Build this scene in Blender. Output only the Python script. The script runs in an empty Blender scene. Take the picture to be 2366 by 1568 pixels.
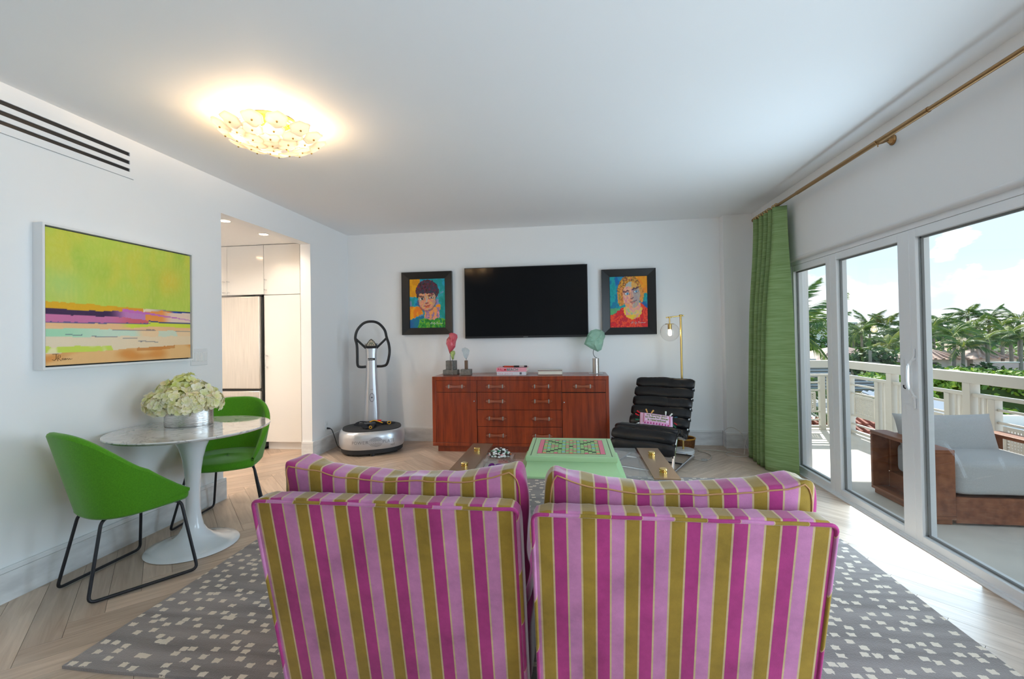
import bpy, bmesh, math, random
from mathutils import Vector, Matrix, noise as mnoise

random.seed(7)
scene = bpy.context.scene
COL = scene.collection
PI = math.pi

# ------------------------------------------------------------------ camera
EYE = Vector((0.0, 0.0, 1.36))
cam_d = bpy.data.cameras.new('camera')
cam_d.sensor_width = 36.0
cam_d.lens = 16.007
cam_d.shift_y = -0.00829
cam_d.clip_start = 0.05
cam_d.clip_end = 2000
cam = bpy.data.objects.new('camera', cam_d)
COL.objects.link(cam)
YAW, PITCH, ROLL = 0.1313, 0.0117, -0.0161
f0 = Vector((-math.sin(YAW), math.cos(YAW), 0)); r0 = Vector((math.cos(YAW), math.sin(YAW), 0)); u0 = Vector((0, 0, 1))
fw = math.cos(PITCH) * f0 + math.sin(PITCH) * u0
up = math.cos(PITCH) * u0 - math.sin(PITCH) * f0
rt = math.cos(ROLL) * r0 + math.sin(ROLL) * up
up = math.cos(ROLL) * up - math.sin(ROLL) * r0
mw = Matrix((rt, up, -fw)).transposed().to_4x4()
mw.translation = EYE
cam.matrix_world = mw
scene.camera = cam

# ------------------------------------------------------------------ world: blue sky with cumulus
world = bpy.data.worlds.new('sky'); scene.world = world
world.use_nodes = True
nt = world.node_tree; nt.nodes.clear()
def wn(t, **k):
    n = nt.nodes.new(t)
    for a, b in k.items(): setattr(n, a, b)
    return n
def wl(a, b): nt.links.new(a, b)
def wmath(op, a, b=None, c=None):
    n = wn('ShaderNodeMath', operation=op)
    for i, v in enumerate((a, b, c)):
        if v is None: continue
        if isinstance(v, (int, float)): n.inputs[i].default_value = v
        else: wl(v, n.inputs[i])
    return n.outputs[0]
tc = wn('ShaderNodeTexCoord'); sep = wn('ShaderNodeSeparateXYZ'); wl(tc.outputs['Generated'], sep.inputs[0])
elev = sep.outputs['Z']
grad = wn('ShaderNodeValToRGB'); wl(elev, grad.inputs[0])
e = grad.color_ramp.elements
e[0].position = 0.0; e[0].color = (0.80, 0.88, 0.94, 1)
e[1].position = 1.0; e[1].color = (0.20, 0.46, 0.86, 1)
x = e.new(0.12); x.color = (0.60, 0.77, 0.90, 1)
x = e.new(0.35); x.color = (0.55, 0.78, 1.0, 1)
mp = wn('ShaderNodeMapping'); wl(tc.outputs['Generated'], mp.inputs['Vector'])
mp.inputs['Scale'].default_value = (1.0, 1.0, 1.9); mp.inputs['Location'].default_value = (0.37, 0.21, 0.05)
nz = wn('ShaderNodeTexNoise'); wl(mp.outputs[0], nz.inputs['Vector'])
nz.inputs['Scale'].default_value = 6.5; nz.inputs['Detail'].default_value = 9; nz.inputs['Roughness'].default_value = 0.56
nz2 = wn('ShaderNodeTexNoise'); wl(mp.outputs[0], nz2.inputs['Vector'])
nz2.inputs['Scale'].default_value = 11.0; nz2.inputs['Detail'].default_value = 7
# more cloud towards the horizon
bias = wmath('MULTIPLY', wmath('SUBTRACT', 0.165, elev), 1.6)
bias = wmath('MAXIMUM', bias, -0.15)
dens = wmath('ADD', nz.outputs['Fac'], bias)
cov = wn('ShaderNodeMapRange'); cov.interpolation_type = 'SMOOTHSTEP'
wl(dens, cov.inputs['Value']); cov.inputs['From Min'].default_value = 0.585; cov.inputs['From Max'].default_value = 0.625
shade = wn('ShaderNodeValToRGB'); wl(nz2.outputs['Fac'], shade.inputs[0])
s = shade.color_ramp.elements
s[0].position = 0.34; s[0].color = (0.66, 0.75, 0.82, 1); k_ = s.new(0.5); k_.color = (0.88, 0.92, 0.95, 1)
s[-1].position = 0.62; s[-1].color = (1.12, 1.12, 1.12, 1)
mixc = wn('ShaderNodeMix', data_type='RGBA'); wl(cov.outputs[0], mixc.inputs['Factor'])
wl(grad.outputs[0], mixc.inputs[6]); wl(shade.outputs[0], mixc.inputs[7])
bg = wn('ShaderNodeBackground'); wl(mixc.outputs[2], bg.inputs['Color']); bg.inputs['Strength'].default_value = 1.28
ow = wn('ShaderNodeOutputWorld'); wl(bg.outputs[0], ow.inputs[0])

# ------------------------------------------------------------------ sun
sd = bpy.data.lights.new('sun', 'SUN'); sd.energy = 6.5; sd.angle = 0.009; sd.color = (1.0, 0.95, 0.86)
sun = bpy.data.objects.new('sun', sd); COL.objects.link(sun)
sun.rotation_euler = Vector((-0.42, -1.14, -0.98)).to_track_quat('-Z', 'Y').to_euler()

# ------------------------------------------------------------------ area lamps added at the glass doors to boost the daylight indoors (the whole row of sliding doors, in and beside the frame)
def area(name, loc, target, sx, sy, energy, color):
    d = bpy.data.lights.new(name, 'AREA'); d.shape = 'RECTANGLE'; d.size = sx; d.size_y = sy; d.energy = energy; d.color = color
    o = bpy.data.objects.new(name, d); COL.objects.link(o); o.location = loc
    o.rotation_euler = (Vector(target) - Vector(loc)).to_track_quat('-Z', 'Z').to_euler()
    return o
area('far_door_fill', (2.125, 3.30, 0.66), (-3.0, 3.30, 0.66), 3.0, 1.15, 52, (0.62, 0.83, 1.0))
area('near_door_fill', (2.125, 0.30, 0.62), (-3.0, 0.30, 0.62), 3.0, 1.1, 94, (0.62, 0.83, 1.0))

scene.view_settings.view_transform = 'Standard'
scene.view_settings.look = 'None'
scene.view_settings.gamma = 1.0
scene.view_settings.use_curve_mapping = False
scene.view_settings.exposure = 0.25
cy = scene.cycles
cy.max_bounces = 8; cy.diffuse_bounces = 5; cy.glossy_bounces = 4; cy.transmission_bounces = 6; cy.transparent_max_bounces = 16
cy.caustics_reflective = False; cy.caustics_refractive = False
cy.sample_clamp_indirect = 6.0

# ------------------------------------------------------------------ materials
def srgb(r, g, b):
    def c(v):
        v /= 255.0
        return v / 12.92 if v <= 0.04045 else ((v + 0.055) / 1.055) ** 2.4
    return (c(r), c(g), c(b))
MATS = {}
def M(name, col, rough=0.5, metal=0.0, spec=0.5, var=0.0, vscale=8.0, vcol=None, bump=0.0, bscale=60.0, stretch=(1, 1, 1), coat=0.0, sheen=0.0, emit=None, estr=0.0, trans=0.0, ior=1.45, sss=0.0):
    if name in MATS: return MATS[name]
    m = bpy.data.materials.new(name); m.use_nodes = True
    n = m.node_tree.nodes; l = m.node_tree.links
    b = n['Principled BSDF']
    b.inputs['Base Color'].default_value = (*col, 1); b.inputs['Roughness'].default_value = rough
    b.inputs['Metallic'].default_value = metal; b.inputs['Specular IOR Level'].default_value = spec
    b.inputs['Coat Weight'].default_value = coat; b.inputs['Coat Roughness'].default_value = 0.08
    b.inputs['Sheen Weight'].default_value = sheen; b.inputs['Sheen Roughness'].default_value = 0.4
    b.inputs['Transmission Weight'].default_value = trans; b.inputs['IOR'].default_value = ior
    if emit:
        b.inputs['Emission Color'].default_value = (*emit, 1); b.inputs['Emission Strength'].default_value = estr
    if var or vcol or bump:
        t = n.new('ShaderNodeTexCoord'); mpp = n.new('ShaderNodeMapping'); l.new(t.outputs['Object'], mpp.inputs[0]); mpp.inputs['Scale'].default_value = stretch
    if var or vcol:
        z = n.new('ShaderNodeTexNoise'); z.inputs['Scale'].default_value = vscale; z.inputs['Detail'].default_value = 6; l.new(mpp.outputs[0], z.inputs['Vector'])
        r = n.new('ShaderNodeValToRGB'); l.new(z.outputs['Fac'], r.inputs[0])
        c2 = vcol or tuple(min(1, c * (1 + var)) for c in col); c1 = col if vcol else tuple(c * (1 - var) for c in col)
        r.color_ramp.elements[0].position = 0.36; r.color_ramp.elements[0].color = (*c1, 1)
        r.color_ramp.elements[1].position = 0.66; r.color_ramp.elements[1].color = (*c2, 1)
        l.new(r.outputs[0], b.inputs['Base Color'])
    if bump:
        z2 = n.new('ShaderNodeTexNoise'); z2.inputs['Scale'].default_value = bscale; z2.inputs['Detail'].default_value = 4; l.new(mpp.outputs[0], z2.inputs['Vector'])
        bp = n.new('ShaderNodeBump'); bp.inputs['Strength'].default_value = bump; bp.inputs['Distance'].default_value = 0.01
        l.new(z2.outputs['Fac'], bp.inputs['Height']); l.new(bp.outputs[0], b.inputs['Normal'])
    MATS[name] = m
    return m
def Mattr(name, rough=0.6, bump=0.0, bscale=80, spec=0.4, sheen=0.0, transl=0.0):
    """colour read from the mesh's own colour attribute (paintings, petals)"""
    m = bpy.data.materials.new(name); m.use_nodes = True
    n = m.node_tree.nodes; l = m.node_tree.links; b = n['Principled BSDF']
    a = n.new('ShaderNodeVertexColor'); a.layer_name = 'Col'; l.new(a.outputs[0], b.inputs['Base Color'])
    b.inputs['Roughness'].default_value = rough; b.inputs['Specular IOR Level'].default_value = spec; b.inputs['Sheen Weight'].default_value = sheen
    if transl:
        tr = n.new('ShaderNodeBsdfTranslucent'); l.new(a.outputs[0], tr.inputs[0]); mx = n.new('ShaderNodeMixShader'); mx.inputs[0].default_value = transl
        l.new(b.outputs[0], mx.inputs[1]); l.new(tr.outputs[0], mx.inputs[2]); l.new(mx.outputs[0], n['Material Output'].inputs[0])
    if bump:
        t = n.new('ShaderNodeTexCoord'); z2 = n.new('ShaderNodeTexNoise'); z2.inputs['Scale'].default_value = bscale; l.new(t.outputs['Object'], z2.inputs['Vector'])
        bp = n.new('ShaderNodeBump'); bp.inputs['Strength'].default_value = bump; bp.inputs['Distance'].default_value = 0.01
        l.new(z2.outputs['Fac'], bp.inputs['Height']); l.new(bp.outputs[0], b.inputs['Normal'])
    return m
def Mpane(name, tint=(1, 1, 1), rough=0.0, refl=1.0, ior=1.45):
    """thin architectural glass: see-through with a Fresnel reflection"""
    m = bpy.data.materials.new(name); m.use_nodes = True
    n = m.node_tree.nodes; l = m.node_tree.links; n.remove(n['Principled BSDF'])
    t = n.new('ShaderNodeBsdfTransparent'); t.inputs[0].default_value = (*tint, 1)
    g = n.new('ShaderNodeBsdfGlossy'); g.inputs['Roughness'].default_value = rough
    # Schlick Fresnel, the same from both sides of the sheet
    lw = n.new('ShaderNodeLayerWeight'); lw.inputs[0].default_value = 0.5
    pw = n.new('ShaderNodeMath'); pw.operation = 'POWER'; pw.inputs[1].default_value = 5.0; l.new(lw.outputs['Facing'], pw.inputs[0])
    f0_ = ((ior - 1) / (ior + 1)) ** 2
    ma = n.new('ShaderNodeMath'); ma.operation = 'MULTIPLY_ADD'; ma.inputs[1].default_value = 1 - f0_; ma.inputs[2].default_value = f0_; l.new(pw.outputs[0], ma.inputs[0])
    mu = n.new('ShaderNodeMath'); mu.operation = 'MULTIPLY'; mu.inputs[1].default_value = refl; l.new(ma.outputs[0], mu.inputs[0])
    mx = n.new('ShaderNodeMixShader'); l.new(mu.outputs[0], mx.inputs[0]); l.new(t.outputs[0], mx.inputs[1]); l.new(g.outputs[0], mx.inputs[2])
    l.new(mx.outputs[0], n['Material Output'].inputs[0])
    return m
def Mtransl(name, col, mix=0.5, rough=0.3):
    m = bpy.data.materials.new(name); m.use_nodes = True
    n = m.node_tree.nodes; l = m.node_tree.links; b = n['Principled BSDF']
    b.inputs['Base Color'].default_value = (*col, 1); b.inputs['Roughness'].default_value = rough
    t = n.new('ShaderNodeBsdfTranslucent'); t.inputs[0].default_value = (*col, 1)
    mx = n.new('ShaderNodeMixShader'); mx.inputs[0].default_value = mix
    l.new(b.outputs[0], mx.inputs[1]); l.new(t.outputs[0], mx.inputs[2]); l.new(mx.outputs[0], n['Material Output'].inputs[0])
    return m

wall_m = M('white_wall_paint', (0.87, 0.87, 0.87), 0.6, bump=0.03, bscale=220)
ceil_m = M('white_ceiling_paint', (0.89, 0.89, 0.89), 0.7)
white_gloss = M('white_gloss_lacquer', (0.80, 0.79, 0.77), 0.12, coat=0.4)
white_paint = M('white_trim_paint', (0.80, 0.80, 0.80), 0.35)
marble_base = M('whitewashed_marble', (0.62, 0.62, 0.62), 0.35, vcol=(0.80, 0.80, 0.80), vscale=5, stretch=(1, 1, 3))
white_alu = M('white_aluminium', (0.86, 0.88, 0.90), 0.35)
grey_gasket = M('grey_gasket', (0.22, 0.22, 0.22), 0.6)
black_metal = M('black_metal', (0.012, 0.012, 0.016), 0.4)
chrome = M('chrome', (0.80, 0.80, 0.82), 0.12, metal=1)
steel = M('brushed_steel', (0.78, 0.75, 0.71), 0.32, metal=1, var=0.06, vscale=3, stretch=(30, 1, 1))
brass = M('brass', (0.70, 0.48, 0.16), 0.28, metal=1)
antique_brass = M('antique_brass', (0.36, 0.21, 0.09), 0.38, metal=0.9)
gold = M('polished_gold', (0.90, 0.62, 0.14), 0.2, metal=1)
black_plastic = M('black_plastic', (0.015, 0.015, 0.017), 0.45)
acrylic = Mpane('clear_acrylic', (0.95, 0.97, 0.97), 0.03, 1.0)
pane_m = Mpane('window_glass', (0.97, 0.985, 0.98), 0.0, 0.6)

# ------------------------------------------------------------------ mesh helpers
class MB:
    def __init__(self): self.v = []; self.f = []; self.mi = []; self.c = []; self.cur = 0
    def add(self, vs, fs, col=None):
        o = len(self.v); self.v += [tuple(p) for p in vs]
        self.f += [tuple(i + o for i in q) for q in fs]; self.mi += [self.cur] * len(fs)
        if col is not None: self.c += [(*col, 1)] * len(vs)
        return self
    def box(self, x0, x1, y0, y1, z0, z1, mat=None):
        vs = [Vector(p) for p in ((x0, y0, z0), (x1, y0, z0), (x1, y1, z0), (x0, y1, z0), (x0, y0, z1), (x1, y0, z1), (x1, y1, z1), (x0, y1, z1))]
        if mat: vs = [mat @ p for p in vs]
        return self.add(vs, [(0, 3, 2, 1), (4, 5, 6, 7), (0, 1, 5, 4), (1, 2, 6, 5), (2, 3, 7, 6), (3, 0, 4, 7)])
    def cbox(self, c, s, mat=None):
        return self.box(c[0] - s[0] / 2, c[0] + s[0] / 2, c[1] - s[1] / 2, c[1] + s[1] / 2, c[2] - s[2] / 2, c[2] + s[2] / 2, mat)
    def tube(self, pts, r, n=8, closed=False, cap=True, flat=None):
        pts = [Vector(p) for p in pts]; N = len(pts); rs = r if isinstance(r, (list, tuple)) else [r] * N
        vs = []; prev = None
        for i, p in enumerate(pts):
            if closed: t = pts[(i + 1) % N] - pts[i - 1]
            else: t = pts[min(i + 1, N - 1)] - pts[max(i - 1, 0)]
            t.normalize()
            if prev is None:
                a = Vector((0, 0, 1)) if abs(t.z) < 0.9 else Vector((1, 0, 0))
                nrm = t.cross(a).normalized()
            else:
                nrm = prev - t * prev.dot(t); nrm.normalize()
            prev = nrm; bn = t.cross(nrm)
            for k in range(n):
                an = 2 * PI * k / n
                vs.append(p + (nrm * math.cos(an) + bn * math.sin(an) * (flat or 1)) * rs[i])
        fs = []
        for i in range(N if closed else N - 1):
            for k in range(n):
                a = i * n + k; b = i * n + (k + 1) % n; j = ((i + 1) % N) * n
                fs.append((a, b, j + (k + 1) % n, j + k))
        if cap and not closed:
            fs.append(tuple(range(n))[::-1]); fs.append(tuple((N - 1) * n + k for k in range(n)))
        return self.add(vs, fs)
    def lathe(self, prof, n=32, c=(0, 0, 0), sx=1, sy=1, rotz=0, mat=None):
        vs = []; fs = []
        for (r, z) in prof:
            for k in range(n):
                a = 2 * PI * k / n; xx = r * math.cos(a) * sx; yy = r * math.sin(a) * sy
                p = Vector((c[0] + xx * math.cos(rotz) - yy * math.sin(rotz), c[1] + xx * math.sin(rotz) + yy * math.cos(rotz), c[2] + z))
                vs.append(mat @ p if mat else p)
        for i in range(len(prof) - 1):
            for k in range(n):
                fs.append((i * n + k, i * n + (k + 1) % n, (i + 1) * n + (k + 1) % n, (i + 1) * n + k))
        if prof[0][0] > 1e-6: fs.append(tuple(range(n))[::-1])
        if prof[-1][0] > 1e-6: fs.append(tuple((len(prof) - 1) * n + k for k in range(n)))
        return self.add(vs, fs)
    def cyl(self, a, b, r, n=16, r2=None):
        return self.tube([a, b], [r, r2 if r2 is not None else r], n)
    def prism(self, poly, z0, z1, fn=None):
        n = len(poly); vs = [(p[0], p[1], z0) for p in poly] + [(p[0], p[1], z1) for p in poly]
        if fn: vs = [fn(*p) for p in vs]
        fs = [tuple(range(n))[::-1], tuple(range(n, 2 * n))] + [(i, (i + 1) % n, n + (i + 1) % n, n + i) for i in range(n)]
        return self.add(vs, fs)
    def grid(self, fn, nu, nv, colfn=None):
        vs = []; cs = []
        for j in range(nv + 1):
            for i in range(nu + 1):
                vs.append(fn(i / nu, j / nv))
                if colfn: cs.append((*colfn(i / nu, j / nv), 1))
        fs = [(j * (nu + 1) + i, j * (nu + 1) + i + 1, (j + 1) * (nu + 1) + i + 1, (j + 1) * (nu + 1) + i) for j in range(nv) for i in range(nu)]
        self.add(vs, fs); self.c += cs
        return self
    def nbox(self, hx, hy, hz, n=6.0, cuts=10, fn=None, c=(0, 0, 0)):
        """soft box: cube grid pulled to a super-ellipsoid"""
        vs = {}; out = []; fs = []
        def vid(p):
            k = tuple(round(q, 5) for q in p)
            if k not in vs:
                d = sum(abs(q) ** n for q in p) ** (1.0 / n)
                q = Vector((p[0] / d * hx + c[0], p[1] / d * hy + c[1], p[2] / d * hz + c[2]))
                vs[k] = len(out); out.append(fn(q) if fn else q)
            return vs[k]
        for ax in range(3):
            for sg in (-1, 1):
                for i in range(cuts):
                    for j in range(cuts):
                        q = []
                        for (a, b) in ((i, j), (i + 1, j), (i + 1, j + 1), (i, j + 1)):
                            p = [0, 0, 0]; p[ax] = sg; p[(ax + 1) % 3] = -1 + 2 * a / cuts; p[(ax + 2) % 3] = -1 + 2 * b / cuts
                            q.append(vid(p))
                        fs.append(tuple(q) if sg > 0 else tuple(q[::-1]))
        return self.add(out, fs)
    def mesh(self, name, mats, smooth=False):
        me = bpy.data.meshes.new(name); me.from_pydata([tuple(p) for p in self.v], [], self.f)
        for m in (mats if isinstance(mats, (list, tuple)) else [mats]): me.materials.append(m)
        if any(self.mi): me.polygons.foreach_set('material_index', self.mi)
        if self.c and len(self.c) == len(self.v):
            a = me.color_attributes.new('Col', 'FLOAT_COLOR', 'POINT'); a.data.foreach_set('color', [q for p in self.c for q in p])
        if smooth:
            me.polygons.foreach_set('use_smooth', [True] * len(me.polygons))
            if smooth != 'all': me.set_sharp_from_angle(angle=math.radians(smooth if smooth is not True else 40))
        me.update()
        return me
    def build(self, name, mats, parent=None, smooth=False, bevel=0, loc=None, seg=2):
        o = bpy.data.objects.new(name, self.mesh(name, mats, smooth)); COL.objects.link(o)
        if parent: o.parent = parent
        if loc: o.location = loc
        if bevel:
            b = o.modifiers.new('bevel', 'BEVEL'); b.width = bevel; b.segments = seg; b.limit_method = 'ANGLE'; b.angle_limit = math.radians(40)
            if not smooth: o.data.polygons.foreach_set('use_smooth', [True] * len(o.data.polygons)); o.data.set_sharp_from_angle(angle=math.radians(40))
        return o
def tag(o, label=None, cat=None, group=None, kind=None):
    if label: o['label'] = label
    if cat: o['category'] = cat
    if group: o['group'] = group
    if kind: o['kind'] = kind
    return o
def thing(name, label, cat, loc=(0, 0, 0), rz=0, group=None):
    o = bpy.data.objects.new(name, None); o.empty_display_size = 0.05; COL.objects.link(o); o.location = loc; o.rotation_euler = (0, 0, rz)
    return tag(o, label, cat, group)
def structure(o): o['kind'] = 'structure'; return o
def copy_tree(o, parent=None):
    c = o.copy(); COL.objects.link(c); c.parent = parent
    for ch in list(o.children): copy_tree(ch, c)
    return c
def link_copy(o, parent, loc=None, rot=None, scale=None):
    c = o.copy(); COL.objects.link(c); c.parent = parent
    if loc is not None: c.location = loc
    if rot is not None: c.rotation_euler = rot
    if scale is not None: c.scale = scale
    return c
def rpath(pts, r=0.03, n=5, closed=False):
    """polyline with rounded corners"""
    P = [Vector(p) for p in pts]; out = []
    N = len(P)
    for i, p in enumerate(P):
        if not closed and i in (0, N - 1): out.append(p); continue
        a = P[i - 1]; b = P[(i + 1) % N]
        d1 = (a - p); d2 = (b - p); rr = min(r, d1.length * 0.49, d2.length * 0.49)
        s = p + d1.normalized() * rr; t = p + d2.normalized() * rr
        for k in range(n + 1):
            q = k / n; out.append(s * (1 - q) ** 2 + p * 2 * q * (1 - q) + t * q ** 2)
    return out
def smooth_path(pts, per=6, closed=False):
    P = [Vector(p) for p in pts]; N = len(P); out = []
    for i in range(N if closed else N - 1):
        if closed: a, b, c, d = P[i - 1], P[i], P[(i + 1) % N], P[(i + 2) % N]
        else: a, b, c, d = P[max(i - 1, 0)], P[i], P[i + 1], P[min(i + 2, N - 1)]
        for k in range(per):
            t = k / per
            out.append(0.5 * ((2 * b) + (c - a) * t + (2 * a - 5 * b + 4 * c - d) * t * t + (3 * b - a - 3 * c + d) * t ** 3))
    if not closed: out.append(P[-1])
    return out
def interp(tab, t):
    """smooth lookup in a list of (t, value...)"""
    for i in range(len(tab) - 1):
        if t <= tab[i + 1][0] or i == len(tab) - 2:
            a, b = tab[i], tab[i + 1]; q = (t - a[0]) / (b[0] - a[0]) if b[0] != a[0] else 0
            q = max(0, min(1, q)); return tuple(a[k] + (b[k] - a[k]) * q for k in range(1, len(a)))
def interp_s(tab, t):
    """the same lookup, rounded at the knots"""
    h = 0.06
    return tuple(sum(interp(tab, t + h * k)[0] for k in (-1, -0.5, 0, 0.5, 1)) / 5 for _ in (0,))
def nz3(x, y, z=0.0): return mnoise.noise(Vector((x, y, z)))
def text_mesh(txt, size, fn, name, mat, parent, align='CENTER', spacing=1.0, shear=0.0, extr=0.0, res=3, offs=0.0):
    cu = bpy.data.curves.new('lettering', 'FONT'); cu.body = txt; cu.size = size; cu.align_x = align; cu.align_y = 'CENTER'
    cu.space_character = spacing; cu.shear = shear; cu.resolution_u = res; cu.extrude = extr; cu.offset = offs
    o = bpy.data.objects.new('lettering', cu); COL.objects.link(o)
    me = bpy.data.meshes.new_from_object(o); bpy.data.objects.remove(o)
    for v in me.vertices: v.co = fn(v.co.x, v.co.y, v.co.z)
    me.materials.clear(); me.materials.append(mat); me.name = name
    ob = bpy.data.objects.new(name, me); COL.objects.link(ob); ob.parent = parent
    return ob

# ================================================================== SETTING
XL, XR, YB, YR, HC = -3.0, 2.13, 5.82, -2.5, 2.762     # left wall, window wall, far wall, wall behind the camera, ceiling
OY0, OY1, OZ = 3.572, 4.928, 2.47                        # opening to the kitchen
WY0, WY1, WZ = -1.25, 4.86, 2.067                        # opening of the glass doors
KX, KY, KH = -5.3, 5.95, 2.555                           # kitchen: far left wall, back wall, ceiling

def wood_floor_mat(name, dark, light):
    m = bpy.data.materials.new(name); m.use_nodes = True
    n = m.node_tree.nodes; l = m.node_tree.links; b = n['Principled BSDF']
    t = n.new('ShaderNodeTexCoord'); mp = n.new('ShaderNodeMapping'); l.new(t.outputs['Object'], mp.inputs[0]); mp.inputs['Scale'].default_value = (2.2, 26, 10)
    oi = n.new('ShaderNodeObjectInfo')
    add = n.new('ShaderNodeVectorMath'); add.operation = 'ADD'; l.new(mp.outputs[0], add.inputs[0])
    sc = n.new('ShaderNodeMath'); sc.operation = 'MULTIPLY'; sc.inputs[1].default_value = 57.0; l.new(oi.outputs['Random'], sc.inputs[0]); l.new(sc.outputs[0], add.inputs[1])
    z = n.new('ShaderNodeTexNoise'); z.inputs['Scale'].default_value = 1.0; z.inputs['Detail'].default_value = 8; z.inputs['Distortion'].default_value = 1.2; l.new(add.outputs[0], z.inputs['Vector'])
    r = n.new('ShaderNodeValToRGB'); l.new(z.outputs['Fac'], r.inputs[0])
    r.color_ramp.elements[0].position = 0.3; r.color_ramp.elements[0].color = (*dark, 1)
    r.color_ramp.elements[1].position = 0.7; r.color_ramp.elements[1].color = (*light, 1)
    hs = n.new('ShaderNodeHueSaturation'); l.new(r.outputs[0], hs.inputs['Color'])
    mr = n.new('ShaderNodeMapRange'); l.new(oi.outputs['Random'], mr.inputs[0]); mr.inputs[3].default_value = 0.86; mr.inputs[4].default_value = 1.14
    l.new(mr.outputs[0], hs.inputs['Value']); l.new(hs.outputs[0], b.inputs['Base Color'])
    b.inputs['Roughness'].default_value = 0.34; b.inputs['Specular IOR Level'].default_value = 0.5
    bp = n.new('ShaderNodeBump'); bp.inputs['Strength'].default_value = 0.08; bp.inputs['Distance'].default_value = 0.004; l.new(z.outputs['Fac'], bp.inputs['Height']); l.new(bp.outputs[0], b.inputs['Normal'])
    return m
oak = wood_floor_mat('bleached_oak', srgb(176, 152, 132), srgb(204, 182, 162))
joint_m = M('floor_joint', srgb(96, 76, 58), 0.8)

floor = structure(MB().box(KX, XR + 0.03, YR - 0.1, KY, -0.12, -0.004).build('floor', joint_m))
# herringbone planks at 45 degrees
PW, PN = 0.138, 6
PLN = PW * PN
def clip(poly, a, b, c):            # keep a*x+b*y<=c
    out = []
    for i in range(len(poly)):
        p, q = poly[i], poly[(i + 1) % len(poly)]
        dp, dq = a * p[0] + b * p[1] - c, a * q[0] + b * q[1] - c
        if dp <= 0: out.append(p)
        if dp * dq < 0:
            t = dp / (dp - dq); out.append((p[0] + (q[0] - p[0]) * t, p[1] + (q[1] - p[1]) * t))
    return out
def parea(p): return 0.5 * abs(sum(p[i][0] * p[(i + 1) % len(p)][1] - p[(i + 1) % len(p)][0] * p[i][1] for i in range(len(p))))
full_plank = MB().box(-PLN / 2 + 0.0008, PLN / 2 - 0.0008, -PW / 2 + 0.0008, PW / 2 - 0.0008, -0.012, 0).mesh('plank', oak)
S2 = math.sqrt(0.5)
rest = MB()
def room_clip(poly, x0, x1, y0, y1):
    for (a, b, c) in ((1, 0, x1), (-1, 0, -x0), (0, 1, y1), (0, -1, -y0)):
        poly = clip(poly, a, b, c)
        if len(poly) < 3: return []
    return poly
def lay(cx, cy, ang):
    c, s = math.cos(ang), math.sin(ang); h, k = PLN / 2 - 0.0008, PW / 2 - 0.0008
    corners = [(cx + c * x - s * y, cy + s * x + c * y) for x, y in ((-h, -k), (h, -k), (h, k), (-h, k))]
    for reg, (x0, x1, y0, y1) in (('room', (XL, XR + 0.012, YR, YB)), ('kitchen', (KX, XL, 3.45, 5.6))):
        p = room_clip(corners, x0, x1, y0, y1)
        if len(p) < 3 or parea(p) < 0.0004: continue
        # planks no camera near this one could see are laid as one field
        hidden = max(q[1] for q in p) < 1.45 or (reg == 'kitchen' and max(q[0] for q in p) < -4.6)
        under_rug = min(q[0] for q in p) > -2.0 and max(q[0] for q in p) < 1.6 and min(q[1] for q in p) > 1.75 and max(q[1] for q in p) < 4.35
        loc = [((q[0] - cx) * c + (q[1] - cy) * s, -(q[0] - cx) * s + (q[1] - cy) * c) for q in p]
        if hidden or under_rug:
            rest.prism(p, -0.012, 0); continue
        full = abs(parea(p) - parea(corners)) < 1e-6
        me = full_plank if full else MB().prism(loc, -0.012, 0).mesh('plank', oak)
        o = bpy.data.objects.new('plank', me); COL.objects.link(o); o.location = (cx, cy, 0); o.rotation_euler = (0, 0, ang); o.parent = floor
for i in range(-75, 75):
    for j in range(-75, 75):
        d = (i - j) % (2 * PN)
        if d == 0: u, v, a = (i + PN / 2) * PW, (j + 0.5) * PW, PI / 4
        elif d == PN: u, v, a = (i + 0.5) * PW, (j - PN / 2 + 1) * PW, 3 * PI / 4
        else: continue
        x, y = S2 * (u - v) - 0.02, S2 * (u + v) + 0.07
        if -6 < x < 3 and -3.5 < y < 7: lay(x, y, a)
rest_o = rest.build('plank_field', oak, floor); tag(rest_o, kind='stuff')

# walls
wl_ = MB()
wl_.box(XL - 0.125, XL, YR, OY0, -0.1, HC + 0.1).box(XL - 0.125, XL, OY0, OY1, OZ, HC + 0.1).box(XL - 0.125, XL, OY1, YB + 0.13, -0.1, HC + 0.1)
structure(wl_.build('wall_left', wall_m))
wb_ = MB().box(XL - 0.125, XR + 0.2, YB, YB + 0.13, -0.1, HC + 0.1).box(1.80, XR + 0.1, 5.69, YB + 0.05, -0.1, HC + 0.05)
structure(wb_.build('wall_back', wall_m))
wr_ = MB().box(XR, XR + 0.2, WY1, YB + 0.13, -0.1, HC + 0.1).box(XR, XR + 0.2, WY0, WY1, WZ, HC + 0.1).box(XR, XR + 0.2, YR, WY0, -0.1, HC + 0.1)
structure(wr_.build('wall_right', wall_m))
structure(MB().box(XL - 0.125, XR + 0.2, YR - 0.13, YR, -0.1, HC + 0.1).build('wall_rear', wall_m))
structure(MB().box(XL - 0.06, XR + 0.06, YR - 0.05, YB + 0.05, HC, HC + 0.12).build('ceiling', ceil_m))
kw = MB().box(KX - 0.1, KX, 2.6, KY, -0.1, 2.9).box(KX, XL - 0.125, KY, KY + 0.1, -0.1, 2.9).box(KX, XL - 0.125, 2.6, 2.7, -0.1, 2.9)
structure(kw.build('wall_kitchen', wall_m))
structure(MB().box(KX, XL - 0.12, 2.6, KY, KH, KH + 0.1).build('ceiling_kitchen', ceil_m))

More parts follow.
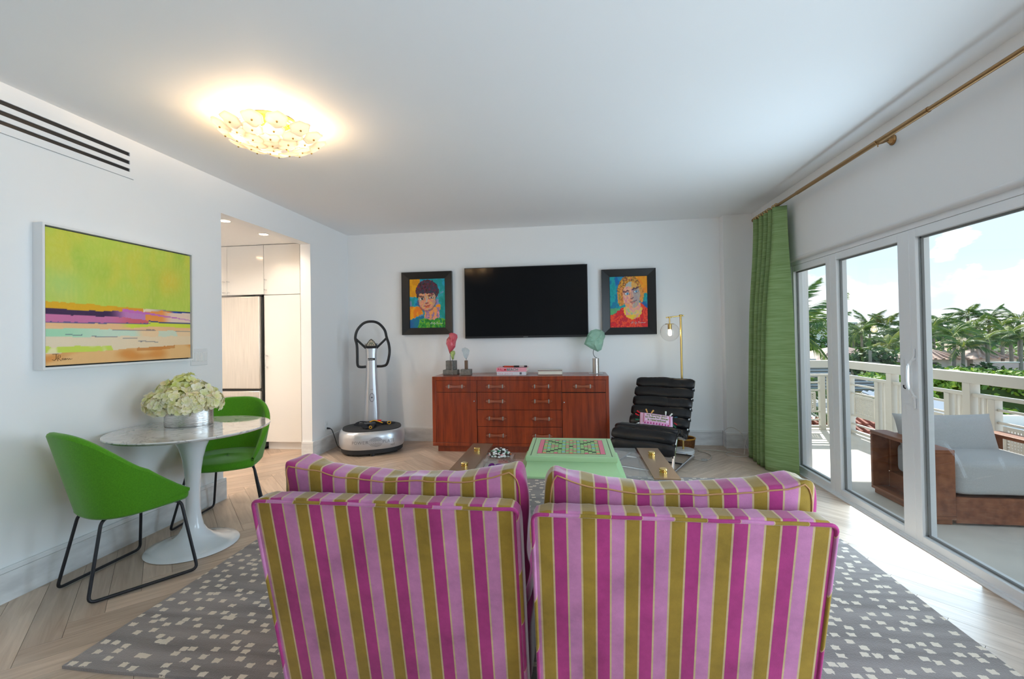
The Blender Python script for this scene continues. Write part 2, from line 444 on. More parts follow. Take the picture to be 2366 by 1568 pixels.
# marble baseboards with a white bead on top
def baseboard(name, segs):
    b = MB(); w = MB()
    for (x0, x1, y0, y1) in segs:
        b.box(x0, x1, y0, y1, 0.0, 0.155)
        ax = 0.004
        sx = ax if (x1 - x0) < (y1 - y0) else 0; sy = ax if (y1 - y0) < (x1 - x0) else 0
        w.box(x0 + sx * 0, x1 - sx * 0, y0, y1, 0.155, 0.182)
    o = structure(b.build(name, marble_base)); w.build('bead', white_paint, o, bevel=0.004)
    return o
T = 0.018
baseboard('baseboard_left', [(XL, XL + T, YR + 0.001, OY0), (XL, XL + T, OY1, YB - T - 0.001), (XL - 0.124, XL + T, OY1 - T, OY1 - 0.0005), (XL - 0.124, XL + T, OY0 + 0.0005, OY0 + T)])
baseboard('baseboard_back', [(XL + 0.001, 1.80 - T - 0.001, YB - T, YB - 0.0005), (1.80 - T, XR - T - 0.001, 5.69 - T, 5.6895), (1.80 - T, 1.7995, 5.6895, YB - 0.001)])
baseboard('baseboard_right', [(XR - T, XR - 0.0005, WY1, 5.689)])

# linear air slot in the left wall: plate bars over a black sheet, its colour standing for shade in the slots
v = thing('air_grille', 'white linear air conditioning grille with three black slots high on left wall', 'air grille', (XL, 1.6, 2.59))
MB().box(0.0, 0.002, -0.6, 1.15, -0.07, 0.075).build('slot_backing', black_plastic, v)
for z0, z1 in ((0.072, 0.112), (0.016, 0.046), (-0.038, -0.010), (-0.103, -0.061)):
    MB().box(0.0, 0.010, -0.6, 1.145, z0, z1).build('blade', wall_m, v)
MB().box(0.0, 0.010, 1.145, 1.175, -0.103, 0.112).build('end_plate', wall_m, v)
MB().box(0.0, 0.0011, -0.6, 1.178, -0.1045, -0.102).build('shadow_gap', grey_gasket, v)  # grey strip coloured as the shadow line under the grille

# light switches
v = thing('switch_plate', 'white four-gang light switch plate beside the landscape painting', 'light switch', (XL, 3.325, 1.235))
MB().box(0, 0.006, -0.083, 0.083, -0.068, 0.068).build('plate', white_paint, v, bevel=0.003)
for k in range(4):
    y = -0.0585 + k * 0.039
    MB().box(0.004, 0.0095, y - 0.0145, y + 0.0145, -0.034, 0.034).build('rocker', white_gloss, v, bevel=0.002)
# socket
v = thing('power_socket', 'white wall socket beside the vibration trainer', 'power socket', (XL, 5.23, 0.30))
MB().box(0, 0.006, -0.04, 0.04, -0.062, 0.062).build('plate', white_paint, v, bevel=0.003)
for z in (-0.042, 0.010): MB().box(0.005, 0.009, -0.02, 0.02, z, z + 0.032).build('outlet_face', white_gloss, v, bevel=0.003)

# ------------------------------------------------------------------ glass doors
trim = structure(MB().tube([(XR + 0.022, WY0, WZ - 0.002), (XR + 0.022, WY1, WZ - 0.002)], 0.024, 16).build('trim_1', white_paint, smooth=True))
fr = MB()
fr.box(XR + 0.03, XR + 0.16, WY0, WY1, 2.005, WZ + 0.01)                     # head
fr.box(XR + 0.0, XR + 0.16, WY0, WY1, -0.02, 0.006).box(XR + 0.02, XR + 0.16, WY0, WY1, 0.0, 0.016)
fr.box(XR + 0.03, XR + 0.16, WY1 - 0.035, WY1, 0, 2.02)
structure(fr.build('trim_2', white_alu, bevel=0.003))
def glass_door(idx, y0, y1, xc, ls, rs, handle=False):
    """sliding panel from y0 (near) to y1 (far); ls/rs stile widths at near and far side"""
    d = MB(); t = 0.022
    q = 0.062
    d.box(xc - t, xc + q, y0, y0 + ls, 0.012, 2.004).box(xc - t, xc + q, y1 - rs, y1, 0.012, 2.004)
    d.box(xc - t, xc + q, y0 + ls, y1 - rs, 1.948, 2.004).box(xc - t, xc + q, y0 + ls, y1 - rs, 0.012, 0.062)
    o = structure(d.build('door_%d' % idx, white_alu, bevel=0.003))
    MB().box(xc - 0.004, xc + 0.004, y0 + ls, y1 - rs, 0.058, 1.952).build('pane', pane_m, o)
    g = MB(); e = 0.012
    for a, b, c_, d_ in ((y0 + ls, y0 + ls + e, 0.062, 1.948), (y1 - rs - e, y1 - rs, 0.062, 1.948), (y0 + ls, y1 - rs, 1.936, 1.948), (y0 + ls, y1 - rs, 0.062, 0.072)):
        g.box(xc + 0.006, xc + 0.02, a, b, c_, d_)
    g.build('gasket', grey_gasket, o)
    if handle:
        hy = y0 - 0.03
        h = MB(); h.tube(smooth_path([(xc - 0.03, hy, 0.86), (xc - 0.034, hy, 0.93), (xc - 0.062, hy + 0.002, 1.0), (xc - 0.066, hy + 0.002, 1.07), (xc - 0.06, hy + 0.002, 1.13), (xc - 0.034, hy, 1.19), (xc - 0.03, hy, 1.24)], 5), 0.0075, 8)
        h.tube([(xc - 0.02, hy, 0.925), (xc - 0.045, hy, 0.945)], 0.009, 8).tube([(xc - 0.02, hy, 1.175), (xc - 0.045, hy, 1.165)], 0.009, 8)
        h.build('handle', white_paint, o, smooth=True)
        l = MB().box(xc - 0.024, xc - 0.021, y0 + 0.05, y0 + 0.072, 1.02, 1.17); l.build('lock_plate', white_paint, o, bevel=0.002)
        MB().tube([(xc - 0.022, y0 + 0.061, 0.975), (xc - 0.034, y0 + 0.058, 0.985), (xc - 0.036, y0 + 0.056, 1.0)], 0.004, 6).build('lock_lever', black_metal, o, smooth=True)
    return o
glass_door(1, 4.152, 4.835, 2.185, 0.068, 0.045)
glass_door(2, 3.245, 4.15, 2.185, 0.105, 0.085, True)
glass_door(3, 1.75, 3.245, 2.185, 0.06, 0.055)
glass_door(4, 0.25, 1.75, 2.185, 0.06, 0.06)
glass_door(5, -1.25, 0.25, 2.185, 0.06, 0.06)

# ================================================================== KITCHEN BEYOND THE OPENING
FY = 5.217
def acrylic_pull(parent, x, z0, z1, y):
    h = MB().cyl((x, y - 0.035, z0 - 0.012), (x, y - 0.035, z1 + 0.012), 0.005, 8).build('handle', acrylic, parent, smooth=True)
    for z in (z0, z1): MB().cyl((x, y, z), (x, y - 0.042, z), 0.0075, 10).build('handle_post', chrome, h, smooth=True)
def cabinet(name, label, x0, x1, z0, z1, doors, group):
    t = thing(name, label, 'cabinet', ((x0 + x1) / 2, FY, z0), 0, group)
    MB().box(-(x1 - x0) / 2, (x1 - x0) / 2, 0.02, 0.6, 0, z1 - z0).build('body', white_gloss, t)
    for (a, b, hx, h0, h1) in doors:
        c = (x0 + x1) / 2
        d = MB().box(a - c + 0.0015, b - c - 0.0015, 0, 0.019, 0.0015, z1 - z0 - 0.0015).build('door', white_gloss, t, bevel=0.0012)
        if hx is not None: acrylic_pull(d, hx - c, h0 - z0, h1 - z0, 0)
    return t
cabinet('wall_cabinet', 'white gloss two-door cabinet above the refrigerator', -4.90, -3.803, 1.932, 2.55, [(-4.90, -4.304, -4.335, 1.965, 2.10), (-4.304, -3.803, -4.275, 1.965, 2.10)], 'kitchen cabinets')
cabinet('wall_cabinet', 'square white gloss cabinet above the tall pantry cabinet', -3.80, -3.315, 1.926, 2.55, [(-3.80, -3.315, -3.765, 1.985, 2.11)], 'kitchen cabinets')
t = cabinet('pantry_cabinet', 'tall white gloss pantry cabinet right of the refrigerator', -3.80, -3.315, 0.10, 1.922, [(-3.80, -3.315, -3.762, 1.03, 1.17)], 'kitchen cabinets')
MB().box(-0.24, 0.24, 0.06, 0.5, -0.10, 0.0).build('toe_kick', white_paint, t)
tag(MB().box(-3.313, XL - 0.127, FY + 0.003, FY + 0.6, 0.0, 2.55).build('filler_panel', white_gloss), 'narrow white filler panel between pantry and kitchen jamb', 'panel')
# refrigerator
t = thing('refrigerator', 'stainless steel refrigerator with bar handles in the kitchen', 'refrigerator', (-4.145, 5.16, 0))
fd = srgb(40, 38, 36)
MB().box(-0.325, 0.325, 0.05, 0.68, 0.03, 1.90).build('body', M('fridge_side', (0.06, 0.06, 0.06), 0.4), t)
d = MB().box(-0.322, 0.318, 0, 0.048, 0.765, 1.905).build('door', steel, t, bevel=0.006)
MB().box(-0.29, -0.262, -0.062, -0.042, 0.86, 1.79).build('handle', steel, d, bevel=0.006)
for z in (0.862, 1.765): MB().box(-0.288, -0.264, -0.05, 0.0, z, z + 0.023).build('handle_bracket', chrome, d, bevel=0.003)
d = MB().box(-0.322, 0.318, 0, 0.048, 0.10, 0.735).build('freezer_drawer', steel, t, bevel=0.006)
MB().cyl((-0.30, -0.05, 0.655), (0.215, -0.05, 0.655), 0.011, 12).build('handle', steel, d, smooth=True)
for x_ in (0.205, -0.30): MB().box(x_, x_ + 0.028, -0.062, 0.0, 0.643, 0.667).build('handle_bracket', chrome, d, bevel=0.003)
MB().box(0.27, 0.318, 0.002, 0.06, 1.905, 1.925).build('hinge_cap', black_plastic, t, bevel=0.004)
MB().box(-0.30, 0.30, 0.06, 0.4, 0.0, 0.09).build('toe_grille', black_plastic, t)
# recessed downlights
def downlight(x, y, lab, power=20):
    t = thing('recessed_downlight', lab, 'downlight', (x, y, KH), 0, 'kitchen downlights')
    MB().lathe([(0.062, -0.001), (0.062, -0.006), (0.045, -0.006), (0.045, -0.002)], 24).build('trim_ring', white_paint, t, smooth=True)
    MB().lathe([(0.0, -0.004), (0.044, -0.004)], 24).build('lens', M('downlight_lens', (1, 0.9, 0.75), 0.5, emit=(1.0, 0.86, 0.68), estr=9.0), t)
    d = bpy.data.lights.new('downlight_glow', 'SPOT'); d.energy = power; d.color = (1.0, 0.87, 0.72); d.spot_size = 2.6; d.spot_blend = 0.6; d.shadow_soft_size = 0.05
    o = bpy.data.objects.new('downlight_glow', d); COL.objects.link(o); o.location = (0, 0, -0.03); o.parent = t
downlight(-3.40, 4.10, 'recessed kitchen downlight at the edge of the left wall')
downlight(-3.42, 4.70, 'recessed kitchen downlight above the cabinet doors')
downlight(-4.0, 3.2, 'added unseen kitchen downlight behind the left wall', 65)  # extra lamp out of view, added to brighten kitchen floor and ceiling
downlight(-4.7, 3.6, 'added unseen downlight at the far side of the kitchen', 65)  # also added, lifts the kitchen without hitting the cabinet doors
downlight(-4.45, 4.40, 'recessed kitchen downlight deeper inside the kitchen')

# ================================================================== LANDSCAPE PAINTING
def mixc(a, b, t): t = max(0, min(1, t)); return tuple(a[i] + (b[i] - a[i]) * t for i in range(3))
def sm(a, b, x): t = max(0, min(1, (x - a) / (b - a))); return t * t * (3 - 2 * t)
def landscape(u, v):
    w = 1 - v                                   # 0 at the top
    n1 = nz3(u * 4, w * 3, 3); n2 = nz3(u * 14, w * 9, 7); n3 = nz3(u * 40, w * 16, 1)
    lime = mixc(srgb(186, 208, 80), srgb(204, 206, 74), sm(-0.3, 0.5, n1 + 0.4 * n2))
    lime = mixc(lime, srgb(160, 196, 70), sm(0.15, 0.6, nz3(u * 5 + 9, w * 2.5, 5)) * 0.8)
    lime = mixc(lime, srgb(222, 196, 66), math.exp(-((u - 0.82) / 0.10) ** 2 - ((w - 0.27) / 0.12) ** 2) * 0.85)
    lime = mixc(lime, srgb(172, 212, 128), math.exp(-((u - 0.08) / 0.12) ** 2 - ((w - 0.42) / 0.14) ** 2) * 0.6)
    lime = mixc(lime, srgb(210, 218, 110), abs(n3) * 0.5)
    j = 0.006 * n2 + 0.003 * n3
    h = w + j
    c = lime
    l1 = 0.535 + 0.02 * u
    if h > l1:
        c = mixc(srgb(226, 172, 30), srgb(232, 150, 50), sm(0.2, 0.7, u + 0.2 * n1))
        if u > 0.60: c = mixc(srgb(240, 218, 190), srgb(34, 46, 110), sm(0.62, 0.86, u))
        if u > 0.72 and h > l1 + 0.008: c = mixc(srgb(240, 150, 60), srgb(40, 86, 170), sm(0.80, 0.86, u))
    l2 = 0.585 + 0.004 * math.sin(u * 9) - 0.02 * sm(0.5, 0.75, u)
    if h > l2 and u < 0.62: c = mixc(srgb(66, 40, 78), srgb(196, 130, 190), sm(0.28, 0.5, u + 0.15 * n1))
    if h > l2 and u >= 0.62: c = mixc(srgb(236, 150, 70), srgb(236, 206, 186), sm(0.74, 0.84, u))
    if u > 0.45 and abs(h - (0.572 + 0.13 * (u - 0.45) ** 1.2)) < 0.018 * (1.15 - u): c = srgb(200, 110, 190)
    l3 = 0.63 + 0.03 * sm(0.4, 0.8, u)
    if h > l3: c = mixc(srgb(206, 118, 164), srgb(214, 100, 110), sm(0.35, 0.55, u))
    if h > l3 and u > 0.64: c = srgb(70, 80, 120) if h < l3 + 0.012 else srgb(220, 222, 70)
    l4 = 0.682 - 0.012 * sm(0.1, 0.9, u)
    if h > l4: c = mixc(srgb(240, 192, 140), srgb(214, 222, 72), sm(0.38, 0.52, u + 0.1 * n1))
    if l4 < h < l4 + 0.008 and u < 0.66: c = srgb(96, 92, 140)
    l5 = 0.715 + 0.012 * math.sin(u * 6)
    if h > l5: c = mixc(srgb(240, 196, 148), srgb(242, 190, 140), u)
    l6 = 0.735 - 0.006 * math.sin(u * 7)
    if h > l6: c = mixc(mixc(srgb(168, 220, 182), srgb(206, 226, 204), sm(0.05, 0.4, u)), srgb(242, 208, 164), sm(0.5, 0.66, u + 0.25 * n1))
    if h > l6 and abs(u - 0.82) < 0.1 + 0.1 * n2: c = mixc(c, srgb(208, 224, 204), 0.8)
    l7 = 0.79 + 0.01 * n1
    if h > l7: c = mixc(srgb(236, 218, 188), srgb(240, 214, 176), sm(0.2, 0.9, u))
    for (ua, ub, wl0, sl) in ((0.1, 0.2, 0.778, 0.0), (0.25, 0.42, 0.79, 0.03), (0.45, 0.56, 0.808, -0.02), (0.56, 0.72, 0.833, 0.05), (0.38, 0.7, 0.738, -0.01), (0.86, 1.0, 0.742, 0.02)):
        if ua < u < ub and abs(h - (wl0 + sl * (u - ua) + 0.004 * n2)) < 0.0035: c = mixc(c, srgb(70, 80, 110), 0.75)
    if h > 0.865 + 0.02 * n2 and u < 0.32 + 0.12 * n1 and h < 0.91: c = mixc(srgb(206, 222, 88), srgb(240, 232, 180), sm(0.1, 0.5, n2))
    l8 = 0.915 - 0.045 * u + 0.01 * n1 + 0.006 * n2
    if h > l8:
        c = mixc(srgb(238, 190, 128), srgb(222, 148, 72), sm(-0.1, 0.5, nz3(u * 5, w * 12, 2)))
        if h < l8 + 0.03 and u > 0.55 and u < 0.86: c = mixc(c, srgb(206, 124, 46), 0.7)
    return c
paint_m = Mattr('oil_paint', 0.5, bump=0.25, bscale=60)
p = thing('landscape_painting', 'wide abstract lime green landscape painting in a white float frame', 'painting', (XL, 2.692, 1.63))
hw, hh = 0.512, 0.415
fb = MB()
for (a, b, c, d) in ((-hw, -hw + 0.012, -hh, hh), (hw - 0.012, hw, -hh, hh), (-hw + 0.012, hw - 0.012, -hh, -hh + 0.012), (-hw + 0.012, hw - 0.012, hh - 0.012, hh)): fb.box(0.001, 0.066, a, b, c, d)
fb.build('frame', white_paint, p)
MB().box(0.004, 0.03, -hw + 0.005, hw - 0.005, -hh + 0.005, hh - 0.005).build('shadow_gap', M('frame_gap', (0.05, 0.045, 0.04), 0.8), p)
cw, ch = hw - 0.021, hh - 0.021
cv = MB().grid(lambda u, v: (0.056, -cw + 2 * cw * u, -ch + 2 * ch * v), 200, 160, landscape)
n0 = len(cv.v)
cv.build('canvas', paint_m, p, smooth='all')
MB().box(0.03, 0.0555, -cw, cw, -ch, ch).build('stretcher', M('canvas_edge', srgb(200, 190, 150), 0.8), p)
sg = MB()
def sig(pts, r, parent, mat, name='signature'):
    m = MB()
    for q in pts: m.tube(q, r, 5)
    return m.build(name, mat, parent, smooth=True)
dkb = M('signature_brown', srgb(90, 52, 20), 0.7)
S = lambda a: [(0.0575, y * 0.8 - 0.463, z * 0.8 - 0.37) for y, z in a]
sig([S([(0.005, 0.05), (0.045, 0.05)]), S([(0.03, 0.05), (0.03, 0.015), (0.018, 0.004), (0.004, 0.012)]), S([(0.04, 0.0), (0.042, 0.04), (0.056, 0.04), (0.056, 0.024), (0.044, 0.02), (0.062, 0.0)]),
     S([(0.066, 0.012), (0.074, 0.02), (0.076, 0.006), (0.068, 0.006), (0.066, 0.012)]), S([(0.08, 0.004), (0.084, 0.018), (0.088, 0.004), (0.093, 0.018), (0.096, 0.006), (0.104, 0.016), (0.110, 0.005), (0.118, 0.015), (0.122, 0.006), (0.136, 0.012)])], 0.0011, p, dkb)

# ================================================================== TULIP TABLE
TC = (-2.535, 2.752)
marble = bpy.data.materials.new('veined_marble'); marble.use_nodes = True
def _marble():
    n = marble.node_tree.nodes; l = marble.node_tree.links; b = n['Principled BSDF']
    t = n.new('ShaderNodeTexCoord'); z = n.new('ShaderNodeTexNoise'); z.inputs['Scale'].default_value = 3.2; z.inputs['Detail'].default_value = 9; z.inputs['Distortion'].default_value = 2.2; l.new(t.outputs['Object'], z.inputs['Vector'])
    r = n.new('ShaderNodeValToRGB'); l.new(z.outputs['Fac'], r.inputs[0]); e = r.color_ramp.elements
    e[0].position = 0.30; e[0].color = (0.60, 0.58, 0.57, 1); e[1].position = 0.62; e[1].color = (0.74, 0.72, 0.70, 1)
    k = e.new(0.46); k.color = (0.72, 0.70, 0.68, 1); k = e.new(0.485); k.color = (0.42, 0.40, 0.40, 1); k = e.new(0.51); k.color = (0.74, 0.72, 0.70, 1)
    l.new(r.outputs[0], b.inputs['Base Color']); b.inputs['Roughness'].default_value = 0.05; b.inputs['Coat Weight'].default_value = 0.6; b.inputs['Coat Roughness'].default_value = 0.03
_marble()
tulip_w = M('white_tulip_lacquer', (0.80, 0.82, 0.84), 0.12, coat=0.5)
t = thing('tulip_table', 'round marble-topped pedestal dining table with white tulip base', 'table', (TC[0], TC[1], 0))
MB().lathe([(0.0, 0.759), (0.425, 0.759), (0.455, 0.768), (0.4625, 0.778), (0.46, 0.7835), (0.0, 0.784)], 96).build('table_top', marble, t, smooth=50)
prof = [(0.0, 0.0), (0.262, 0.0), (0.268, 0.004), (0.262, 0.010), (0.22, 0.020), (0.16, 0.036), (0.115, 0.058), (0.082, 0.09), (0.06, 0.13), (0.047, 0.19), (0.041, 0.26), (0.0405, 0.34), (0.043, 0.42), (0.049, 0.5), (0.06, 0.58), (0.078, 0.65), (0.10, 0.70), (0.13, 0.745), (0.14, 0.759)]
MB().lathe(prof, 64).build('pedestal', tulip_w, t, smooth=True)

# vase of hydrangeas
VC = (-2.635, 2.835)
t = thing('metal_vase', 'low oval silver ridged metal vase holding the hydrangeas', 'vase', (VC[0], VC[1], 0.785))
vm = M('ridged_silver', (0.66, 0.64, 0.62), 0.2, metal=1, bump=0.25, bscale=6, stretch=(1.5, 1.5, 40))
MB().lathe([(0.0, 0.0), (0.146, 0.0), (0.148, 0.01), (0.148, 0.105), (0.146, 0.112), (0.141, 0.112), (0.141, 0.03), (0.0, 0.03)], 64, sx=1.0, sy=0.72, rotz=0.33).build('body', vm, t, smooth=35)
petal_m = Mattr('hydrangea_petal', 0.55, transl=0.25)
b = thing('hydrangea_bouquet', 'dome of cream and lime green hydrangea heads in silver vase', 'flowers', (VC[0] - 0.03, VC[1] - 0.01, 0.925))
PAL = [srgb(250, 246, 222), srgb(242, 244, 186), srgb(222, 230, 128), srgb(248, 238, 198), srgb(244, 218, 196), srgb(252, 250, 238), srgb(232, 238, 150)]
def floret(m, c, nrm, size, col):
    nrm = nrm.normalized(); a = nrm.orthogonal().normalized(); a.rotate(Matrix.Rotation(random.random() * 6.3, 3, nrm)); bb = nrm.cross(a)
    for k in range(4):
        an = k * PI / 2; d = a * math.cos(an) + bb * math.sin(an); e = nrm.cross(d)
        cup = random.uniform(0.1, 0.55); w = size * random.uniform(0.46, 0.6)
        h1 = nrm * cup * size * 0.35; h2 = nrm * cup * size * random.uniform(0.3, 0.8)
        pts = [c, c + d * size * 0.42 + e * w * 0.95 + h1, c + d * size * 0.82 + e * w * 0.8 + h2, c + d * size * 1.04 + h2, c + d * size * 0.82 - e * w * 0.8 + h2, c + d * size * 0.42 - e * w * 0.95 + h1]
        mid = c + d * size * 0.55 + nrm * cup * size * 0.08
        cc = mixc(col, random.choice(PAL), random.uniform(0, 0.5))
        o = len(m.v); m.add(pts + [mid], [(0, 1, 6), (1, 2, 6), (2, 3, 6), (3, 4, 6), (4, 5, 6), (5, 0, 6)])
        m.c += [(*mixc(cc, srgb(205, 215, 90), 0.4), 1), (*cc, 1), (*mixc(cc, (1, 1, 0.95), 0.3), 1), (*mixc(cc, (1, 1, 0.95), 0.35), 1), (*mixc(cc, (1, 1, 0.95), 0.3), 1), (*cc, 1), (*mixc(cc, srgb(215, 222, 110), 0.15), 1)]
heads = [(0, 0, 0.115, 0.098), (0.12, 0.02, 0.075, 0.088), (-0.12, -0.02, 0.075, 0.09), (0.03, -0.12, 0.045, 0.09), (-0.05, 0.12, 0.06, 0.088), (0.165, -0.09, 0.02, 0.078), (-0.155, -0.115, 0.01, 0.082), (-0.20, 0.03, 0.025, 0.082), (0.20, 0.06, 0.02, 0.08), (0.10, 0.14, 0.03, 0.085), (-0.06, -0.16, 0.005, 0.08), (0.11, -0.15, 0.0, 0.075)]
for (hx, hy, hz, hr) in heads:
    m = MB(); base = random.choice(PAL[:4])
    hx *= 0.80; hy *= 0.74
    for k in range(46):
        zz = 1 - 1.55 * (k + 0.5) / 46; rr = math.sqrt(max(0, 1 - zz * zz)); an = k * 2.39996
        n_ = Vector((rr * math.cos(an), rr * math.sin(an), zz)); n_ += Vector((random.uniform(-.2, .2), random.uniform(-.2, .2), random.uniform(-.2, .2)))
        floret(m, n_ * hr * 0.84, n_, 0.033, mixc(base, random.choice(PAL), random.uniform(0, 0.7)))
    for k in range(1): pass
    o = m.build('flower_head', petal_m, b, loc=(hx, hy, hz))
core = MB().nbox(0.15, 0.12, 0.07, 2.2, 6, None, (0, 0, 0.03)); core.build('leaf_core', M('hydrangea_leaf', srgb(120, 140, 50), 0.7), b, smooth='all')

# ================================================================== GREEN CHAIRS
green_fab = M('green_wool_felt', srgb(80, 144, 28), 0.85, spec=0.2, sheen=0.35, var=0.10, vscale=160, bump=0.15, bscale=500)
def green_chair(loc, facing, label):
    """facing: unit vector towards the sitter's front; local +y is front"""
    rz = math.atan2(-facing[0], facing[1])
    t = thing('dining_chair', label, 'chair', loc, rz, 'green dining chairs')
    # plan curve of the tub: s in [-1,1] around the back
    def plan(s, k):                      # k 0 bottom .. 1 rim
        a = s * PI * 0.5
        hwid = 0.225 + 0.085 * k ** 0.8; back = -0.19 - 0.115 * k; front = 0.23 + 0.03 * k
        if abs(s) <= 0.62:
            q = s / 0.62 * PI / 2
            ex = 0.80
            return (hwid * math.copysign(abs(math.sin(q)) ** ex, q), back * math.cos(q) ** ex)
        f = (abs(s) - 0.62) / 0.38
        x = hwid * (1 - 0.06 * f ** 2)
        return (math.copysign(x, s), front * f)
    def rim(s):
        a = abs(s)
        return interp_s([(-1, 0.4), (-0.12, 0.868), (0, 0.872), (0.12, 0.868), (0.25, 0.838), (0.4, 0.765), (0.55, 0.675), (0.7, 0.595), (0.85, 0.525), (0.95, 0.488), (1.0, 0.474), (1.2, 0.43)], a)[0]
    nu, nv = 48, 12
    m = MB(); zb = lambda s: 0.425 + 0.034 * abs(s) ** 2
    outer = []; inner = []
    def pos(s, k, inn):
        top = rim(s); z = zb(s) + (top - zb(s)) * k
        kk = (z - 0.41) / 0.46
        x, y = plan(s, kk)
        if inn:
            d = math.hypot(x, y) or 1; th = 0.042
            x -= x / d * th; y -= y / d * th
        return (x, y, z)
    m.grid(lambda u, v: pos(-1 + 2 * u, v, False), nu, nv)
    m.grid(lambda u, v: pos(1 - 2 * u, v, True), nu, nv)
    # rounded rim and front edges
    def rimp(u, v):
        s = -1 + 2 * u; o_ = Vector(pos(s, 1, False)); i_ = Vector(pos(s, 1, True)); c = (o_ + i_) / 2; an = PI * v
        return c + (o_ - c) * math.cos(an) + Vector((0, 0, min(0.020, 0.25 * (rim(s) - zb(s)) + 0.002))) * math.sin(an)
    m.grid(rimp, nu, 5)
    for sd in (-1, 1):
        def fe(u, v, sd=sd):
            o_ = Vector(pos(sd, u, False)); i_ = Vector(pos(sd, u, True)); c = (o_ + i_) / 2; an = PI * v
            return c + (o_ - c) * math.cos(an) + Vector((0, 0.008, 0)) * math.sin(an)
        m.grid(fe, 6, 5)
    m.build('shell', green_fab, t, smooth='all')
    # seat pad: fills the tub
    sp = MB(); pts = []
    for i in range(40):
        s = -1 + 2 * i / 39; x, y = plan(s, 0.1); pts.append((x * 0.97, y * 0.97))
    for i in range(1, 12):
        f = i / 12; x0, y0 = pts[39]; xx = x0 * (1 - 2 * f); pts.append((xx, 0.228 + 0.062 * math.sin(PI * f) ** 0.7))
    N = len(pts); vs = []; cx, cyy = 0, 0.03
    for (sc, z) in ((0.0, 0.412), (0.96, 0.412), (1.0, 0.425), (1.0, 0.463), (0.97, 0.480), (0.90, 0.488), (0.5, 0.492), (0.0, 0.492)):
        for (px, py) in pts: vs.append((cx + (px - cx) * sc, cyy + (py - cyy) * sc, z - (0.02 * max(0, (py - 0.1) / 0.2) if z > 0.43 else 0)))
    fs = [(r * N + k, r * N + (k + 1) % N, (r + 1) * N + (k + 1) % N, (r + 1) * N + k) for r in range(7) for k in range(N)]
    sp.add(vs, fs); sp.build('seat', green_fab, t, smooth='all')
    # sled base: one bent rod each side, clear glides under the runners
    for sd in (-1, 1):
        P = rpath([(sd * 0.10, -0.09, 0.408), (sd * 0.125, -0.155, 0.404), (sd * 0.170, -0.232, 0.012), (sd * 0.312, 0.226, 0.012), (sd * 0.215, 0.19, 0.412), (sd * 0.15, 0.13, 0.412)], 0.035, 6)
        l = MB().tube(P, 0.0085, 10).build('sled_leg', black_metal, t, smooth=True)
        g = MB().tube([(sd * 0.170, -0.20, 0.005), (sd * 0.292, 0.198, 0.005)], 0.0052, 6).build('floor_glide', acrylic, l, smooth=True)
    for (hx_, y_) in ((0.11, -0.09), (0.16, 0.13)): MB().tube([(-hx_, y_, 0.410), (hx_, y_, 0.410)], 0.008, 8).build('cross_rod', black_metal, t, smooth=True)
    return t
green_chair((-2.60, 2.335, 0), (0.312, 0.95), 'green felt tub chair on black sled legs nearest the camera')
green_chair((-2.68, 3.25, 0), (0.42, -0.9075), 'green felt tub chair behind the marble table facing the camera')

# ================================================================== VIBRATION TRAINER
silver = M('silver_lacquer', (0.56, 0.57, 0.60), 0.28, metal=0.55, coat=0.3)
dark_grey = M('dark_rubber', (0.022, 0.022, 0.024), 0.6)
print_grey = M('grey_print', (0.13, 0.13, 0.15), 0.5)
MF = Vector((0.42, -0.907, 0))                      # machine front
t = thing('vibration_trainer', 'silver vibration plate trainer with black handle loop in the corner', 'exercise machine', (-2.44, 5.30, 0), math.atan2(MF.x, -MF.y))
# local: front = -y
EA, EB = 0.385, 0.335
def ell(a, z, ra=EA, rb=EB, n=2.5):
    c, s = math.cos(a), math.sin(a)
    return Vector((ra * math.copysign(abs(c) ** (2 / n), c), rb * math.copysign(abs(s) ** (2 / n), s), z))
def ell_lathe(prof, ra=EA, rb=EB, n=64):
    m = MB(); vs = [ell(2 * PI * k / n, z, ra * r, rb * r) for (r, z) in prof for k in range(n)]
    fs = [(i * n + k, i * n + (k + 1) % n, (i + 1) * n + (k + 1) % n, (i + 1) * n + k) for i in range(len(prof) - 1) for k in range(n)]
    fs.append(tuple((len(prof) - 1) * n + k for k in range(n)))
    return m.add(vs, fs)
ell_lathe([(0.90, 0.02), (0.93, 0.03), (0.94, 0.085)]).build('under_base', dark_grey, t, smooth=True)
SIDE = [(0.95, 0.078), (0.985, 0.10), (1.0, 0.15), (0.995, 0.21), (0.97, 0.25), (0.93, 0.275), (0.88, 0.283)]
ell_lathe(SIDE).build('base_cover', silver, t, smooth=True)
ell_lathe([(0.89, 0.281), (0.885, 0.291), (0.85, 0.295)]).build('rubber_mat', dark_grey, t, smooth=True)
for (x, y) in ((0.0, -0.285), (-0.26, -0.15), (0.26, -0.15), (-0.2, 0.24), (0.2, 0.24)):
    MB().cyl((x, y, 0.0), (x, y, 0.04), 0.028, 14).build('foot', black_plastic, t, smooth=True)
# column
cp = MB()
CY0 = 0.24
def colpt(u, v):
    z = 0.27 + 1.03 * v; a = 2 * PI * u
    w = 0.098 - 0.030 * sm(0, 0.75, v) + 0.014 * sm(0.85, 1.0, v); d = 0.085 - 0.02 * v
    c, s = math.cos(a), math.sin(a); n = 2.8
    return (w * math.copysign(abs(c) ** (2 / n), c), CY0 + 0.02 * v + d * math.copysign(abs(s) ** (2 / n), s), z)
cp.grid(colpt, 40, 24); col = cp.build('column', silver, t, smooth=True)
top = MB()
vs = [colpt(k / 40, 1) for k in range(40)]
top.add(vs, [tuple(range(40))]); top.build('column_cap', silver, t)
